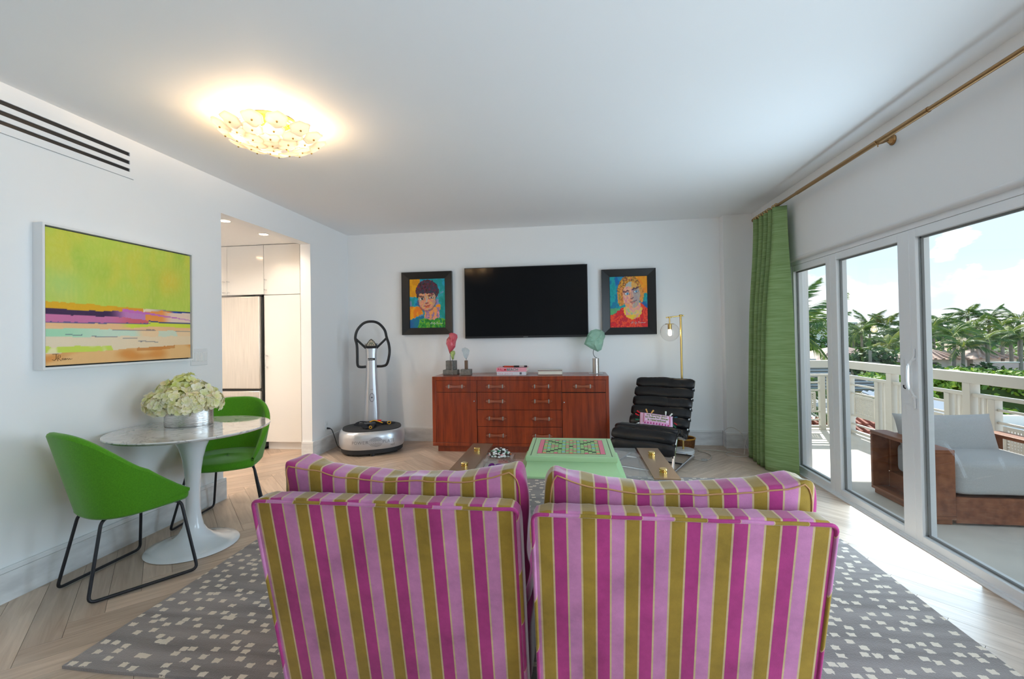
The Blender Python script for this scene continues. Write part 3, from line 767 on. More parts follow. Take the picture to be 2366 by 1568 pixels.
# console: rounded triangle facing up and front
con = MB()
tri = rpath([(-0.085, -0.055, 0), (0.085, -0.055, 0), (0.0, 0.095, 0)], 0.05, 8, True)
cm = Matrix.Translation((0, CY0 - 0.035, 1.295)) @ Matrix.Rotation(math.radians(48), 4, 'X')
con.prism([(p.x, p.y) for p in tri], -0.03, 0.012, lambda x, y, z: cm @ Vector((x, y, z))); cn = con.build('console', dark_grey, t, bevel=0.004)
cf = MB(); cf.prism([(p.x * 0.84, p.y * 0.84) for p in tri], 0.012, 0.0145, lambda x, y, z: cm @ Vector((x, y, z))); cf.build('console_face', M('console_face', srgb(190, 180, 160), 0.4), cn)
bt = MB()
for (x, y) in ((-0.05, -0.03), (-0.025, -0.034), (0.0, -0.034), (0.025, -0.034), (0.05, -0.03), (-0.045, -0.008), (0.045, -0.008), (-0.035, 0.014), (0.035, 0.014), (-0.018, 0.034), (0.018, 0.034), (0, 0.05)):
    c = cm @ Vector((x, y, 0.0145)); n_ = cm.to_3x3() @ Vector((0, 0, 1)); bt.tube([c, c + n_ * 0.004], 0.0065, 10)
bt.build('button', black_plastic, cn, smooth=True)
bs = MB(); bs.prism([(-0.026, -0.018), (0.026, -0.018), (0.022, 0.008), (-0.022, 0.008)], 0.0146, 0.016, lambda x, y, z: cm @ Vector((x, y, z))); bs.build('display', M('lcd_grey', srgb(120, 125, 110), 0.3), cn)
# handle loop
hz = smooth_path([(-0.06, CY0, 1.005), (-0.13, CY0 - 0.02, 1.005), (-0.165, CY0 - 0.03, 1.03), (-0.168, CY0 - 0.04, 1.15), (-0.172, CY0 - 0.03, 1.28), (-0.190, CY0 - 0.02, 1.37), (-0.165, CY0 - 0.01, 1.47), (-0.09, CY0, 1.555), (0, CY0, 1.578), (0.09, CY0, 1.555), (0.165, CY0 - 0.01, 1.47), (0.190, CY0 - 0.02, 1.37), (0.215, CY0 - 0.06, 1.28), (0.220, CY0 - 0.08, 1.17), (0.19, CY0 - 0.06, 1.04), (0.14, CY0 - 0.03, 1.008), (0.06, CY0, 1.005)], 6)
MB().tube(hz, 0.0165, 12).build('handle_loop', black_plastic, t, smooth=True)
for q in (-1, 1): MB().tube([(q * 0.185, CY0 - 0.02, 1.36), (q * 0.06, CY0 - 0.01, 1.235)], 0.0145, 10).build('handle_strut', black_plastic, t, smooth=True)
# badge and logo print on the column
fy = lambda z: CY0 + 0.02 * (z - 0.27) / 1.03 - (0.085 - 0.02 * (z - 0.27) / 1.03) - 0.0012
bd = MB().prism([(-0.042, 1.085), (0.042, 1.085), (0.042, 1.115), (-0.042, 1.115)], 0, 0.001, lambda x, z, e: Vector((x, fy(z) - e, z))); bd = bd.build('badge', black_plastic, t)
text_mesh('my5 pro', 0.024, lambda x, y, z: Vector((x - 0.018, fy(1.1) - 0.0018, 1.1 + y)), 'badge_lettering', M('white_print', (0.7, 0.7, 0.7), 0.5), bd)
ov = MB(); ov.tube([(0.028 * math.cos(a) * 1.0, fy(0.6 + 0.05 * math.sin(a)) - 0.001, 0.62 + 0.052 * math.sin(a) * (1.0)) for a in [2 * PI * k / 24 for k in range(24)]], 0.003, 6, closed=True); ov.box(-0.012, 0.012, fy(0.62) - 0.002, fy(0.62), 0.612, 0.628); ov.build('emblem', print_grey, t)
text_mesh('my5', 0.02, lambda x, y, z: Vector((x, fy(0.72) - 0.001, 0.72 + y)), 'model_lettering', print_grey, t)
# lettering round the base cover
def on_base(x, y, z0=0.165):
    # walk along the outline from the front centre (local -y)
    a = -PI / 2 + x / 0.40
    zz = z0 + y
    r = interp([(b_, a_) for a_, b_ in [(r_, z_) for r_, z_ in SIDE]], zz)[0]
    return ell(a, zz, EA * r + 0.0012, EB * r + 0.0012)
ox = 0.03
text_mesh('POWER', 0.052, lambda x, y, z: on_base(x + ox - 0.055, y), 'lettering', print_grey, t, 'RIGHT', 1.1, offs=-0.0006)
text_mesh('PLATE.', 0.052, lambda x, y, z: on_base(x + ox + 0.055, y), 'lettering', print_grey, t, 'LEFT', 1.1, offs=-0.0006)
text_mesh('my5', 0.038, lambda x, y, z: on_base(x + ox + 0.155, y - 0.047), 'lettering', print_grey, t, 'LEFT', 1.0)
lg = MB()
for r_, sp in ((0.018, (0.25, 0.75)), (0.030, None), (0.041, None), (0.052, (0.0, 1.0))):
    for h in (0, PI):
        lg.tube([on_base(ox + r_ * math.cos(a), r_ * math.sin(a)) for a in [h + 0.35 + (PI - 0.7) * k / 12 for k in range(13)]], 0.0016, 5)
lg.build('ring_logo', print_grey, t, smooth=True)
for dz, txt in ((0, 'POWER PLATE'),):
    text_mesh(txt, 0.06, lambda x, y, z: Vector((-0.0985 + 0.022 * sm(0.3, 1.0, 0.70 + x), CY0 + 0.005 - y, 0.70 - x)), 'side_lettering', print_grey, t)
# straps lying on the mat
s_ = thing('exercise_strap', 'tangled black exercise straps with yellow stitching on the trainer plate', 'strap', (-2.44, 5.30, 0.296), t.rotation_euler.z)
def ribbon(m, pts, w, th=0.004):
    P = smooth_path(pts, 6)
    for i in range(len(P) - 1):
        a, b = P[i], P[i + 1]; d = (b - a); d.z = 0
        if d.length < 1e-6: continue
        q = Vector((-d.y, d.x, 0)).normalized() * w / 2; o = Vector((0, 0, th))
        m.add([a - q, a + q, b + q, b - q, a - q + o, a + q + o, b + q + o, b - q + o], [(0, 3, 2, 1), (4, 5, 6, 7), (0, 1, 5, 4), (1, 2, 6, 5), (2, 3, 7, 6), (3, 0, 4, 7)])
m = MB()
ribbon(m, [(-0.20, 0.10, 0.0), (-0.15, 0.12, 0.035), (-0.05, 0.10, 0.03), (0.05, 0.12, 0.03), (0.10, 0.06, 0.01), (0.20, 0.10, 0.004), (0.27, 0.12, 0.002)], 0.07)
ribbon(m, [(-0.02, 0.06, 0.006), (-0.06, -0.03, 0.03), (-0.10, -0.11, 0.025), (-0.05, -0.17, 0.006)], 0.075)
ribbon(m, [(0.02, 0.05, 0.008), (0.02, -0.05, 0.035), (-0.01, -0.13, 0.02), (-0.02, -0.20, 0.004)], 0.06)
ribbon(m, [(0.10, 0.12, 0.02), (0.16, 0.08, 0.02), (0.2, 0.03, 0.01)], 0.06)
m.build('webbing', M('black_webbing', (0.008, 0.008, 0.014), 0.8), s_)
m = MB(); m.tube(smooth_path([(-0.03, 0.02, 0.045), (0.02, 0.05, 0.055), (0.08, 0.02, 0.042), (0.12, -0.01, 0.03)], 6), 0.006, 6)
m.tube([(0.20 + 0.02 * math.cos(a), 0.02, 0.022 + 0.017 * math.sin(a)) for a in [2 * PI * k / 12 for k in range(12)]], 0.005, 6, closed=True)
m.tube([(-0.02 + 0.014 * math.cos(a), -0.20, 0.020 + 0.015 * math.sin(a)) for a in [2 * PI * k / 12 for k in range(12)]], 0.004, 6, closed=True)
m.build('yellow_trim', M('yellow_stitch', srgb(220, 160, 30), 0.6), s_, smooth=True)
MB().cbox((0.085, 0.085, 0.044), (0.05, 0.05, 0.012)).build('red_tag', M('red_cloth', srgb(220, 30, 50), 0.7), s_, bevel=0.003)
# mains lead
tag(MB().tube(smooth_path([(XL + 0.03, 5.235, 0.272), (XL + 0.055, 5.225, 0.272), (XL + 0.09, 5.21, 0.25), (XL + 0.13, 5.20, 0.16), (XL + 0.17, 5.21, 0.05), (XL + 0.24, 5.28, 0.012)], 6), 0.005, 8).tube([(XL + 0.01, 5.237, 0.272), (XL + 0.05, 5.228, 0.272)], [0.012, 0.009], 10).build('power_lead', black_plastic, smooth=True), 'black mains lead plugged into the socket by the trainer', 'cord')

# ================================================================== TELEVISION AND PORTRAITS
t = thing('television', 'large flat black television mounted on the far wall', 'television', (-0.585, 5.755, 1.34))
MB().box(-0.787, 0.787, 0.0, 0.035, 0.0, 0.91).build('bezel', black_plastic, t, bevel=0.004)
MB().box(-0.778, 0.778, -0.0015, 0.0, 0.026, 0.901).build('screen', M('tv_screen', (0.004, 0.004, 0.005), 0.12, spec=0.14), t)
MB().box(-0.25, 0.25, 0.035, 0.064, 0.25, 0.65).build('wall_mount', black_metal, t)
text_mesh('SAMSUNG', 0.012, lambda x, y, z: Vector((x, -0.0022, 0.012 + y)), 'logo', M('logo_silver', (0.5, 0.5, 0.5), 0.4), t, spacing=1.1)

def dab(u, w, k): return 0.02 * nz3(u * 18, w * 18, k) + 0.01 * nz3(u * 40, w * 40, k + 5)
def inell(u, w, cx, cy_, rx, ry): return ((u - cx) / rx) ** 2 + ((w - cy_) / ry) ** 2
def pick(cols, u, w, sc, seed):
    a = nz3(u * sc, w * sc, seed) * 0.5 + 0.5 + 0.18 * nz3(u * sc * 3, w * sc * 3, seed + 2)
    i = max(0, min(len(cols) - 1.001, (a - 0.22) / 0.56 * (len(cols) - 1))); k = int(i)
    return mixc(cols[k], cols[k + 1], sm(0.3, 0.7, i - k))
def seg_d(u, w, a, b):
    ax, ay = a; bx, by = b; dx, dy = bx - ax, by - ay; t_ = max(0, min(1, ((u - ax) * dx + (w - ay) * dy) / (dx * dx + dy * dy)))
    return math.hypot(u - ax - dx * t_, (w - ay - dy * t_))
def portrait_a(u, v):
    w = 1 - v; x = u + dab(u, w, 1); y = w + dab(u, w, 9)
    c = pick([srgb(0, 120, 170), srgb(20, 160, 190), srgb(0, 150, 150), srgb(120, 140, 180)], x, y, 5, 1)
    if x < 0.3 + 0.05 * nz3(y * 9, 2) and y < 0.36 - 0.25 * max(0, x - 0.2): c = pick([srgb(240, 170, 0), srgb(225, 150, 10)], x, y, 8, 2)
    if x > 0.62 and y > 0.22: c = pick([srgb(0, 140, 130), srgb(10, 150, 140), srgb(30, 160, 170), srgb(140, 140, 190)], x, y, 7, 3)
    if x < 0.36 and 0.56 < y < 0.84 - 0.35 * x: c = pick([srgb(250, 170, 20), srgb(240, 130, 30)], x, y, 9, 4)
    if x < 0.4 and y > 0.84 - 0.25 * x: c = pick([srgb(0, 120, 150), srgb(20, 100, 160)], x, y, 6, 5)
    if 0.75 < x < 0.86 and 0.53 < y < 0.64: c = srgb(245, 150, 20)
    if y > 0.78 + 0.12 * abs(x - 0.62) and x > 0.28 - 0.3 * (y - 0.8): c = pick([srgb(20, 110, 40), srgb(40, 150, 50), srgb(110, 180, 50), srgb(10, 130, 80)], x, y, 11, 6)
    if 0.42 < x < 0.84 and 0.58 < y < 0.78 + 0.06 * math.cos((x - 0.62) * 7): c = pick([srgb(235, 150, 150), srgb(150, 120, 160), srgb(240, 160, 90), srgb(230, 150, 160)], x, y, 9, 7)
    if inell(x, y, 0.50, 0.25, 0.33, 0.235) < 1: c = pick([srgb(40, 24, 44), srgb(120, 36, 60), srgb(44, 60, 70), srgb(90, 50, 30), srgb(50, 26, 60)], x, y, 13, 8)
    if inell(x, y, 0.49, 0.43, 0.255, 0.215) < 1 and y > 0.25 or inell(x, y, 0.49, 0.5, 0.2, 0.155) < 1:
        c = pick([srgb(240, 170, 120), srgb(225, 140, 130), srgb(235, 180, 100), srgb(200, 160, 150), srgb(245, 150, 90)], x, y, 10, 10)
        if x > 0.6: c = mixc(c, srgb(120, 150, 140), 0.35 * sm(0.6, 0.7, x))
    if inell(x, y, 0.49, 0.43, 0.265, 0.225) < 1.1 and inell(x, y, 0.49, 0.43, 0.25, 0.21) > 0.95 and y > 0.42: c = mixc(c, srgb(110, 50, 90), 0.6)
    if y < 0.30 + 0.03 * nz3(x * 14, 4) and inell(x, y, 0.50, 0.25, 0.33, 0.235) < 1: c = pick([srgb(36, 24, 44), srgb(120, 34, 60), srgb(44, 60, 80), srgb(90, 40, 40), srgb(30, 24, 40)], x, y, 15, 8)
    for (a, b, r_, cc) in (((0.25, 0.345), (0.40, 0.365), 0.014, srgb(70, 24, 40)), ((0.53, 0.345), (0.68, 0.315), 0.014, srgb(70, 30, 40)), ((0.50, 0.40), (0.47, 0.49), 0.01, srgb(170, 190, 190)), ((0.45, 0.50), (0.52, 0.495), 0.009, srgb(150, 60, 60)), ((0.41, 0.555), (0.59, 0.545), 0.012, srgb(190, 70, 50)), ((0.45, 0.58), (0.55, 0.575), 0.012, srgb(225, 110, 60))):
        if seg_d(x, y, a, b) < r_: c = mixc(c, cc, 0.85)
    for (ex, ey) in ((0.345, 0.405), (0.605, 0.385)):
        if inell(x, y, ex, ey, 0.06, 0.022) < 1: c = srgb(220, 215, 205)
        if inell(x, y, ex + 0.005, ey, 0.026, 0.022) < 1: c = srgb(40, 40, 50)
        if 0.8 < inell(x, y, ex, ey, 0.062, 0.026) < 1.6: c = mixc(c, srgb(90, 40, 50), 0.6)
    return c
def portrait_b(u, v):
    w = 1 - v; x = u + dab(u, w, 21); y = w + dab(u, w, 29)
    c = pick([srgb(0, 150, 150), srgb(10, 160, 165), srgb(0, 120, 160), srgb(40, 170, 150)], x, y, 5, 21)
    if 0.15 < x < 0.4 and y < 0.2: c = pick([srgb(0, 100, 170), srgb(10, 140, 180)], x, y, 6, 22)
    if x > 0.6 and y < 0.33 - 0.2 * (0.9 - x): c = pick([srgb(245, 160, 10), srgb(240, 140, 20)], x, y, 8, 23)
    if x > 0.78 and y > 0.5: c = pick([srgb(0, 90, 160), srgb(10, 140, 160)], x, y, 6, 24)
    if x < 0.25 and y > 0.62: c = mixc(c, srgb(110, 180, 60), 0.6)
    if inell(x, y, 0.53, 0.28, 0.33, 0.30) < 1: c = pick([srgb(190, 120, 30), srgb(226, 160, 50), srgb(120, 80, 40), srgb(225, 130, 70), srgb(210, 180, 60)], x, y, 14, 25)
    if (inell(x, y, 0.30, 0.42, 0.10, 0.16) < 1) or (inell(x, y, 0.84, 0.36, 0.07, 0.15) < 1): c = pick([srgb(190, 110, 40), srgb(230, 150, 60), srgb(150, 140, 60)], x, y, 14, 26)
    if y > 0.75 - 0.14 * sm(0.05, 0.36, x) + (0.10 * sm(0.8, 1.0, x) - 0.09 if x > 0.75 else 0) : c = pick([srgb(225, 20, 20), srgb(200, 20, 40), srgb(240, 70, 30), srgb(215, 16, 24)], x, y, 9, 27)
    if inell(x, y, 0.61, 0.66, 0.25, 0.18) < 1 and y > 0.6: c = pick([srgb(235, 215, 40), srgb(240, 190, 60), srgb(225, 160, 130)], x, y, 9, 28)
    if 0.42 < x < 0.82 and 0.52 < y < 0.76: c = pick([srgb(240, 170, 130), srgb(225, 150, 160), srgb(235, 190, 110), srgb(170, 190, 150)], x, y, 9, 30)
    if inell(x, y, 0.58, 0.37, 0.235, 0.265) < 1:
        c = pick([srgb(240, 165, 130), srgb(235, 150, 120), srgb(240, 180, 140), srgb(225, 140, 150), srgb(245, 170, 90)], x, y, 8, 31)
        if x > 0.58: c = mixc(c, srgb(130, 165, 165), 0.6 * sm(0.56, 0.66, x))
        if y < 0.2 and x < 0.6: c = mixc(c, srgb(140, 190, 190), 0.7)
        if y < 0.24 and x > 0.58: c = mixc(c, srgb(235, 170, 40), 0.75)
    for (a, b, r_, cc) in (((0.36, 0.30), (0.50, 0.285), 0.015, srgb(70, 30, 60)), ((0.62, 0.255), (0.76, 0.215), 0.017, srgb(60, 34, 70)), ((0.57, 0.31), (0.57, 0.42), 0.012, srgb(200, 150, 140)), ((0.55, 0.435), (0.64, 0.43), 0.01, srgb(80, 60, 80)), ((0.54, 0.51), (0.71, 0.475), 0.009, srgb(90, 50, 70)), ((0.57, 0.53), (0.68, 0.505), 0.010, srgb(200, 110, 110))):
        if seg_d(x, y, a, b) < r_: c = mixc(c, cc, 0.85)
    for (ex, ey) in ((0.46, 0.34), (0.70, 0.30)):
        if inell(x, y, ex, ey, 0.065, 0.022) < 1: c = srgb(210, 220, 225)
        if inell(x, y, ex + 0.01, ey, 0.028, 0.022) < 1: c = srgb(60, 130, 170)
        if 0.8 < inell(x, y, ex, ey, 0.066, 0.026) < 1.5: c = mixc(c, srgb(80, 40, 80), 0.6)
    return c
ebony = M('ebony_frame', (0.010, 0.009, 0.009), 0.35)
def portrait(x0, x1, z0, z1, fn, label, border=0.095):
    cx, cz = (x0 + x1) / 2, (z0 + z1) / 2; hw, hh = (x1 - x0) / 2, (z1 - z0) / 2
    t = thing('framed_portrait', label, 'painting', (cx, YB, cz))
    # mitred bevelled frame: outer edge proud, slopes to the canvas
    O = [(-hw, -hh), (hw, -hh), (hw, hh), (-hw, hh)]; I = [(-hw + border, -hh + border * .9), (hw - border, -hh + border * .9), (hw - border, hh - border * .9), (-hw + border, hh - border * .9)]
    for k in range(4):
        a, b, c, d = O[k], O[(k + 1) % 4], I[(k + 1) % 4], I[k]
        vs = [(*a, 0), (*b, 0), (*c, 0), (*d, 0)]
        V = [(a[0], -0.002, a[1]), (b[0], -0.002, b[1]), (c[0], -0.002, c[1]), (d[0], -0.002, d[1]), (a[0], -0.055, a[1]), (b[0], -0.055, b[1]), (c[0], -0.028, c[1]), (d[0], -0.028, d[1])]
        MB().add(V, [(0, 1, 2, 3), (7, 6, 5, 4), (0, 4, 5, 1), (1, 5, 6, 2), (2, 6, 7, 3), (3, 7, 4, 0)]).build('frame_rail', ebony, t)
    cw, ch = hw - border - 0.006, hh - border * .9 - 0.006
    MB().grid(lambda u, v: (-cw + 2 * cw * u, -0.022, -ch + 2 * ch * v), 110, 150, fn).build('canvas', paint_m, t, smooth='all')
    MB().box(-hw + border, hw - border, -0.018, -0.004, -hh + border * .9, hh - border * .9).build('backing', black_plastic, t)
    sp = lambda a: [(x_ * 0.9 + cw - 0.20, -0.0235, z_ * 0.9 - ch + 0.045) for x_, z_ in a]
    sig([sp([(0.0, 0.0), (0.018, 0.032), (0.012, 0.0), (0.03, 0.03), (0.03, 0.004), (0.045, 0.018), (0.048, 0.002), (0.062, 0.03), (0.06, -0.014), (0.07, 0.014), (0.085, 0.004)]), sp([(0.09, 0.02), (0.108, 0.032), (0.098, 0.004), (0.118, 0.014), (0.124, 0.004), (0.136, 0.016), (0.14, 0.005), (0.154, 0.017), (0.16, 0.007), (0.19, 0.012)])], 0.0022, t, M('signature_white', (0.85, 0.83, 0.83), 0.6))
portrait(-2.225, -1.545, 1.40, 2.225, portrait_a, 'black-framed portrait of a dark-haired youth in green left of the television')
portrait(0.375, 1.030, 1.358, 2.172, portrait_b, 'black-framed portrait of a blond youth in red right of the television')

# ================================================================== SIDEBOARD
mah = bpy.data.materials.new('mahogany'); mah.use_nodes = True
def _mah(mm, scale):
    n = mm.node_tree.nodes; l = mm.node_tree.links; b = n['Principled BSDF']
    t_ = n.new('ShaderNodeTexCoord'); mp_ = n.new('ShaderNodeMapping'); l.new(t_.outputs['Object'], mp_.inputs[0]); mp_.inputs['Scale'].default_value = scale
    z = n.new('ShaderNodeTexNoise'); z.inputs['Scale'].default_value = 1; z.inputs['Detail'].default_value = 8; z.inputs['Roughness'].default_value = 0.65; l.new(mp_.outputs[0], z.inputs['Vector'])
    r = n.new('ShaderNodeValToRGB'); l.new(z.outputs['Fac'], r.inputs[0]); e = r.color_ramp.elements
    e[0].position = 0.3; e[0].color = (*srgb(98, 30, 9), 1); e[1].position = 0.72; e[1].color = (*srgb(160, 64, 24), 1)
    l.new(r.outputs[0], b.inputs['Base Color']); b.inputs['Roughness'].default_value = 0.28; b.inputs['Coat Weight'].default_value = 0.35; b.inputs['Coat Roughness'].default_value = 0.1
_mah(mah, (22, 6, 1.6))
SX0, SX1, SY0, SY1 = -1.665, 0.402, 5.26, 5.798
sb = thing('sideboard', 'long reddish mahogany sideboard with drawers and clear strap handles', 'sideboard', ((SX0 + SX1) / 2, SY0, 0))
ox_ = (SX0 + SX1) / 2; SW = (SX1 - SX0) / 2; D = SY1 - SY0
MB().box(-SW + 0.05, SW - 0.05, 0.05, D - 0.02, 0.0, 0.10).build('plinth', mah, sb)
cb = MB()
cb.box(-SW, SW, 0, D, 0.85, 0.895).box(-SW, SW, 0, D, 0.075, 0.112).box(-SW, -SW + 0.044, 0, D, 0.112, 0.85).box(SW - 0.036, SW, 0, D, 0.112, 0.85).box(-SW, SW, D - 0.015, D, 0.11, 0.86)
cb.build('carcass', mah, sb, bevel=0.002)
MB().box(-SW + 0.02, SW - 0.02, 0.022, 0.03, 0.09, 0.87).build('inner_shadow', M('joint_shade', (0.012, 0.006, 0.004), 0.8), sb)  # near-black sheet, shade between the fronts put into its colour
def strap_pull(parent, x, z):
    """clear bow-tie handle held by two steel collars"""
    o = MB(); n = 24; half = []
    for i in range(n + 1):
        q = -1 + 2 * i / n; a = abs(q)
        w = interp([(0, 0.010), (0.25, 0.012), (0.5, 0.018), (0.68, 0.021), (0.85, 0.014), (1.0, 0.0012)], a)[0]; half.append((q * 0.118, w))
    poly = half + [(p[0], -p[1]) for p in half[::-1]]
    o.prism(poly, 0, 0.006, lambda px, pz, e: Vector((x + px, -0.018 - e - 0.006 * math.cos(px / 0.118 * PI / 2), z + pz)))
    h = o.build('handle', M('smoked_acrylic', srgb(146, 72, 44), 0.1, spec=0.9, coat=1.0), parent, bevel=0.0012)
    for sx_ in (-1, 1): MB().box(x + sx_ * 0.080 - 0.006, x + sx_ * 0.080 + 0.006, -0.031, 0.0, z - 0.022, z + 0.022).build('collar', M('nickel', (0.42, 0.40, 0.36), 0.35, metal=1), h, bevel=0.002)
def front(name, x0, x1, z0, z1, pulls=(), knob=None):
    g = 0.0025
    d = MB().box(x0 - ox_ + g, x1 - ox_ - g, 0.001, 0.02, z0 + g, z1 - g).build(name, mah, sb, bevel=0.0012)
    for px in pulls: strap_pull(d, px - ox_, (z0 + z1) / 2)
    if knob:
        MB().lathe([(0.0, -0.004), (0.005, -0.004), (0.004, 0.006), (0.008, 0.012), (0.009, 0.017), (0.006, 0.021), (0.0, 0.022)], 14, mat=Matrix.Translation((knob[0] - ox_, 0, knob[1])) @ Matrix.Rotation(PI / 2, 4, 'X')).build('knob', chrome, d, smooth=True)
front('drawer', -1.621, -1.122, 0.709, 0.85, [-1.375])
front('drawer', -1.122, -0.130, 0.709, 0.85, [-0.895, -0.36])
front('drawer', -0.130, 0.366, 0.709, 0.85, [0.113])
front('door', -1.621, -1.125, 0.112, 0.709, (), (-1.155, 0.605))
front('door', -0.130, 0.366, 0.112, 0.704, (), (-0.105, 0.595))
front('drawer', -1.122, -0.130, 0.506, 0.709, [-0.895, -0.36])
front('drawer', -1.122, -0.130, 0.308, 0.506, [-0.895, -0.36])
front('drawer', -1.122, -0.130, 0.112, 0.308, [-0.895, -0.36])

# objects on the sideboard
TZ = 0.896
stone = M('grey_stone', srgb(120, 116, 110), 0.6, var=0.2, vscale=40, bump=0.3, bscale=80)
def Mglass(name, col, rough=0.12, dens=0.75):
    m = bpy.data.materials.new(name); m.use_nodes = True
    n = m.node_tree.nodes; l = m.node_tree.links; b = n['Principled BSDF']
    b.inputs['Base Color'].default_value = (*col, 1); b.inputs['Roughness'].default_value = rough; b.inputs['Coat Weight'].default_value = 1.0; b.inputs['Coat Roughness'].default_value = 0.05
    tr = n.new('ShaderNodeBsdfTransparent'); tr.inputs[0].default_value = (*[c ** 0.6 for c in col], 1)
    mx = n.new('ShaderNodeMixShader'); mx.inputs[0].default_value = dens
    l.new(tr.outputs[0], mx.inputs[1]); l.new(b.outputs[0], mx.inputs[2]); l.new(mx.outputs[0], n['Material Output'].inputs[0])
    return m
def shard(outline, depth, seed, parent, mat, name='glass_shard'):
    """hewn lump of cast glass: silhouette in x/z with facetted faces front and back"""
    rnd = random.Random(seed); m = MB(); n = len(outline)
    cx = sum(p[0] for p in outline) / n; cz = sum(p[1] for p in outline) / n
    rings = []
    vs = []
    for (k, dy) in ((0.0, -0.5), (0.45, -0.46), (0.8, -0.34), (1.0, 0.0), (0.8, 0.34), (0.45, 0.46), (0.0, 0.5)):
        for (px, pz) in outline:
            j = 0.10 * (1 - k) * k * 4
            vs.append((cx + (px - cx) * k * (1 + rnd.uniform(-j, j)), depth * (dy + rnd.uniform(-0.12, 0.12) * (1 if 0 < k < 1 else 0)), cz + (pz - cz) * k * (1 + rnd.uniform(-j, j))))
    fs = [(r * n + i, r * n + (i + 1) % n, (r + 1) * n + (i + 1) % n, (r + 1) * n + i) for r in range(6) for i in range(n)]
    m.add(vs, fs); o = m.build(name, mat, parent); return o
# pink shard with small green shard on stone blocks
t = thing('glass_sculpture', 'rose pink cast glass shard with small green shard on stone blocks', 'sculpture', (-1.50, 5.53, TZ))
MB().box(-0.095, 0.09, -0.05, 0.06, 0, 0.062).build('stone_base', stone, t, bevel=0.004)
MB().box(-0.062, 0.062, -0.035, 0.045, 0.063, 0.175).build('stone_block', stone, t, bevel=0.004)
MB().box(0.015, 0.035, -0.062, -0.037, 0.0, 0.168).build('stone_post', stone, t, bevel=0.003)
pinkg = Mglass('rose_glass', srgb(226, 104, 120), 0.12, 0.66)
so = shard([(-0.005, 0.27), (0.02, 0.30), (0.055, 0.345), (0.065, 0.41), (0.085, 0.46), (0.08, 0.495), (0.045, 0.515), (0.0, 0.52), (-0.025, 0.51), (-0.02, 0.48), (-0.055, 0.44), (-0.065, 0.39), (-0.04, 0.32), (-0.02, 0.26)], 0.07, 3, t, pinkg)
gs = shard([(0.02, 0.19), (0.045, 0.19), (0.05, 0.23), (0.065, 0.265), (0.06, 0.295), (0.03, 0.30), (0.0, 0.285), (0.008, 0.24)], 0.05, 5, t, Mglass('olive_glass', srgb(190, 206, 130), 0.15, 0.6))
gs.location = (0.0, -0.045, 0)
MB().cyl((-0.012, 0.0, 0.17), (-0.012, 0.0, 0.275), 0.003, 8).build('pin', black_metal, t, smooth=True); MB().cyl((0.028, -0.047, 0.165), (0.03, -0.047, 0.2), 0.003, 8).build('pin', black_metal, t, smooth=True)
t = thing('glass_sculpture', 'small clear glass nugget on a slim post and stone foot', 'sculpture', (-1.295, 5.47, TZ))
MB().box(-0.066, 0.064, -0.05, 0.05, 0, 0.07).build('stone_foot', stone, t, bevel=0.004)
MB().box(-0.018, 0.018, -0.018, 0.018, 0.07, 0.178).build('post', M('bronze_post', srgb(120, 96, 80), 0.4, metal=0.4), t, bevel=0.002)
shard([(-0.018, 0.205), (0.002, 0.195), (0.016, 0.21), (0.036, 0.255), (0.044, 0.30), (0.022, 0.325), (-0.012, 0.337), (-0.052, 0.325), (-0.056, 0.30), (-0.038, 0.27), (-0.034, 0.235)], 0.06, 11, t, Mglass('clear_glass_lump', srgb(225, 232, 234), 0.05, 0.25))
MB().cyl((0, 0, 0.175), (0, 0, 0.205), 0.003, 8).build('pin', black_metal, t, smooth=True)
t = thing('glass_sculpture', 'large pale green cast glass piece on a steel cylinder', 'sculpture', (0.275, 5.56, TZ))
MB().box(-0.085, 0.085, -0.055, 0.055, 0, 0.008).build('acrylic_foot', acrylic, t)
MB().cyl((0, 0, 0.008), (0, 0, 0.185), 0.040, 32).build('cylinder', M('satin_steel', (0.55, 0.52, 0.49), 0.28, metal=1), t, smooth=True)
MB().tube(smooth_path([(0.018, 0, 0.185), (-0.012, 0, 0.205), (-0.028, 0, 0.24), (-0.026, 0, 0.275), (-0.012, 0, 0.30), (-0.005, 0, 0.33)], 6), 0.0032, 8).build('bent_rod', black_metal, t, smooth=True)
shard([(0.025, 0.262), (0.07, 0.285), (0.088, 0.34), (0.098, 0.40), (0.118, 0.44), (0.108, 0.49), (0.075, 0.522), (0.01, 0.535), (-0.05, 0.52), (-0.09, 0.475), (-0.105, 0.43), (-0.128, 0.375), (-0.135, 0.355), (-0.06, 0.305), (-0.02, 0.285)], 0.10, 21, t, Mglass('pale_green_glass', srgb(178, 214, 194), 0.06, 0.45))
# books
def book(x0, x1, y0, y1, z, h, cover, label, group, pages=srgb(236, 230, 215), spine_front=True):
    t = thing('book', label, 'book', ((x0 + x1) / 2, (y0 + y1) / 2, z), 0, group); hx, hy = (x1 - x0) / 2, (y1 - y0) / 2
    c = MB().box(-hx, hx, -hy, hy, 0, 0.004).box(-hx, hx, -hy, hy, h - 0.004, h)
    if spine_front: c.box(-hx, hx, -hy, -hy + 0.004, 0.004, h - 0.004)
    else: c.box(-hx, hx, hy - 0.004, hy, 0.004, h - 0.004)
    c.build('cover', cover, t)
    e = 0.004
    MB().box(-hx + e, hx - e, -hy + (0.004 if spine_front else 0.006), hy - (e if spine_front else 0.004), 0.004, h - 0.004).build('pages', M('book_pages', pages, 0.8), t)
    return t, hx, hy
pinkc = M('pink_cover', srgb(238, 160, 172), 0.45); whitec = M('white_cover', srgb(232, 230, 234), 0.45); creamc = M('cream_cover', srgb(226, 220, 208), 0.5)
t, hx, hy = book(-0.905, -0.555, 5.40, 5.66, TZ, 0.041, whitec, 'white coffee table book lying under the pink book', 'books on the sideboard')
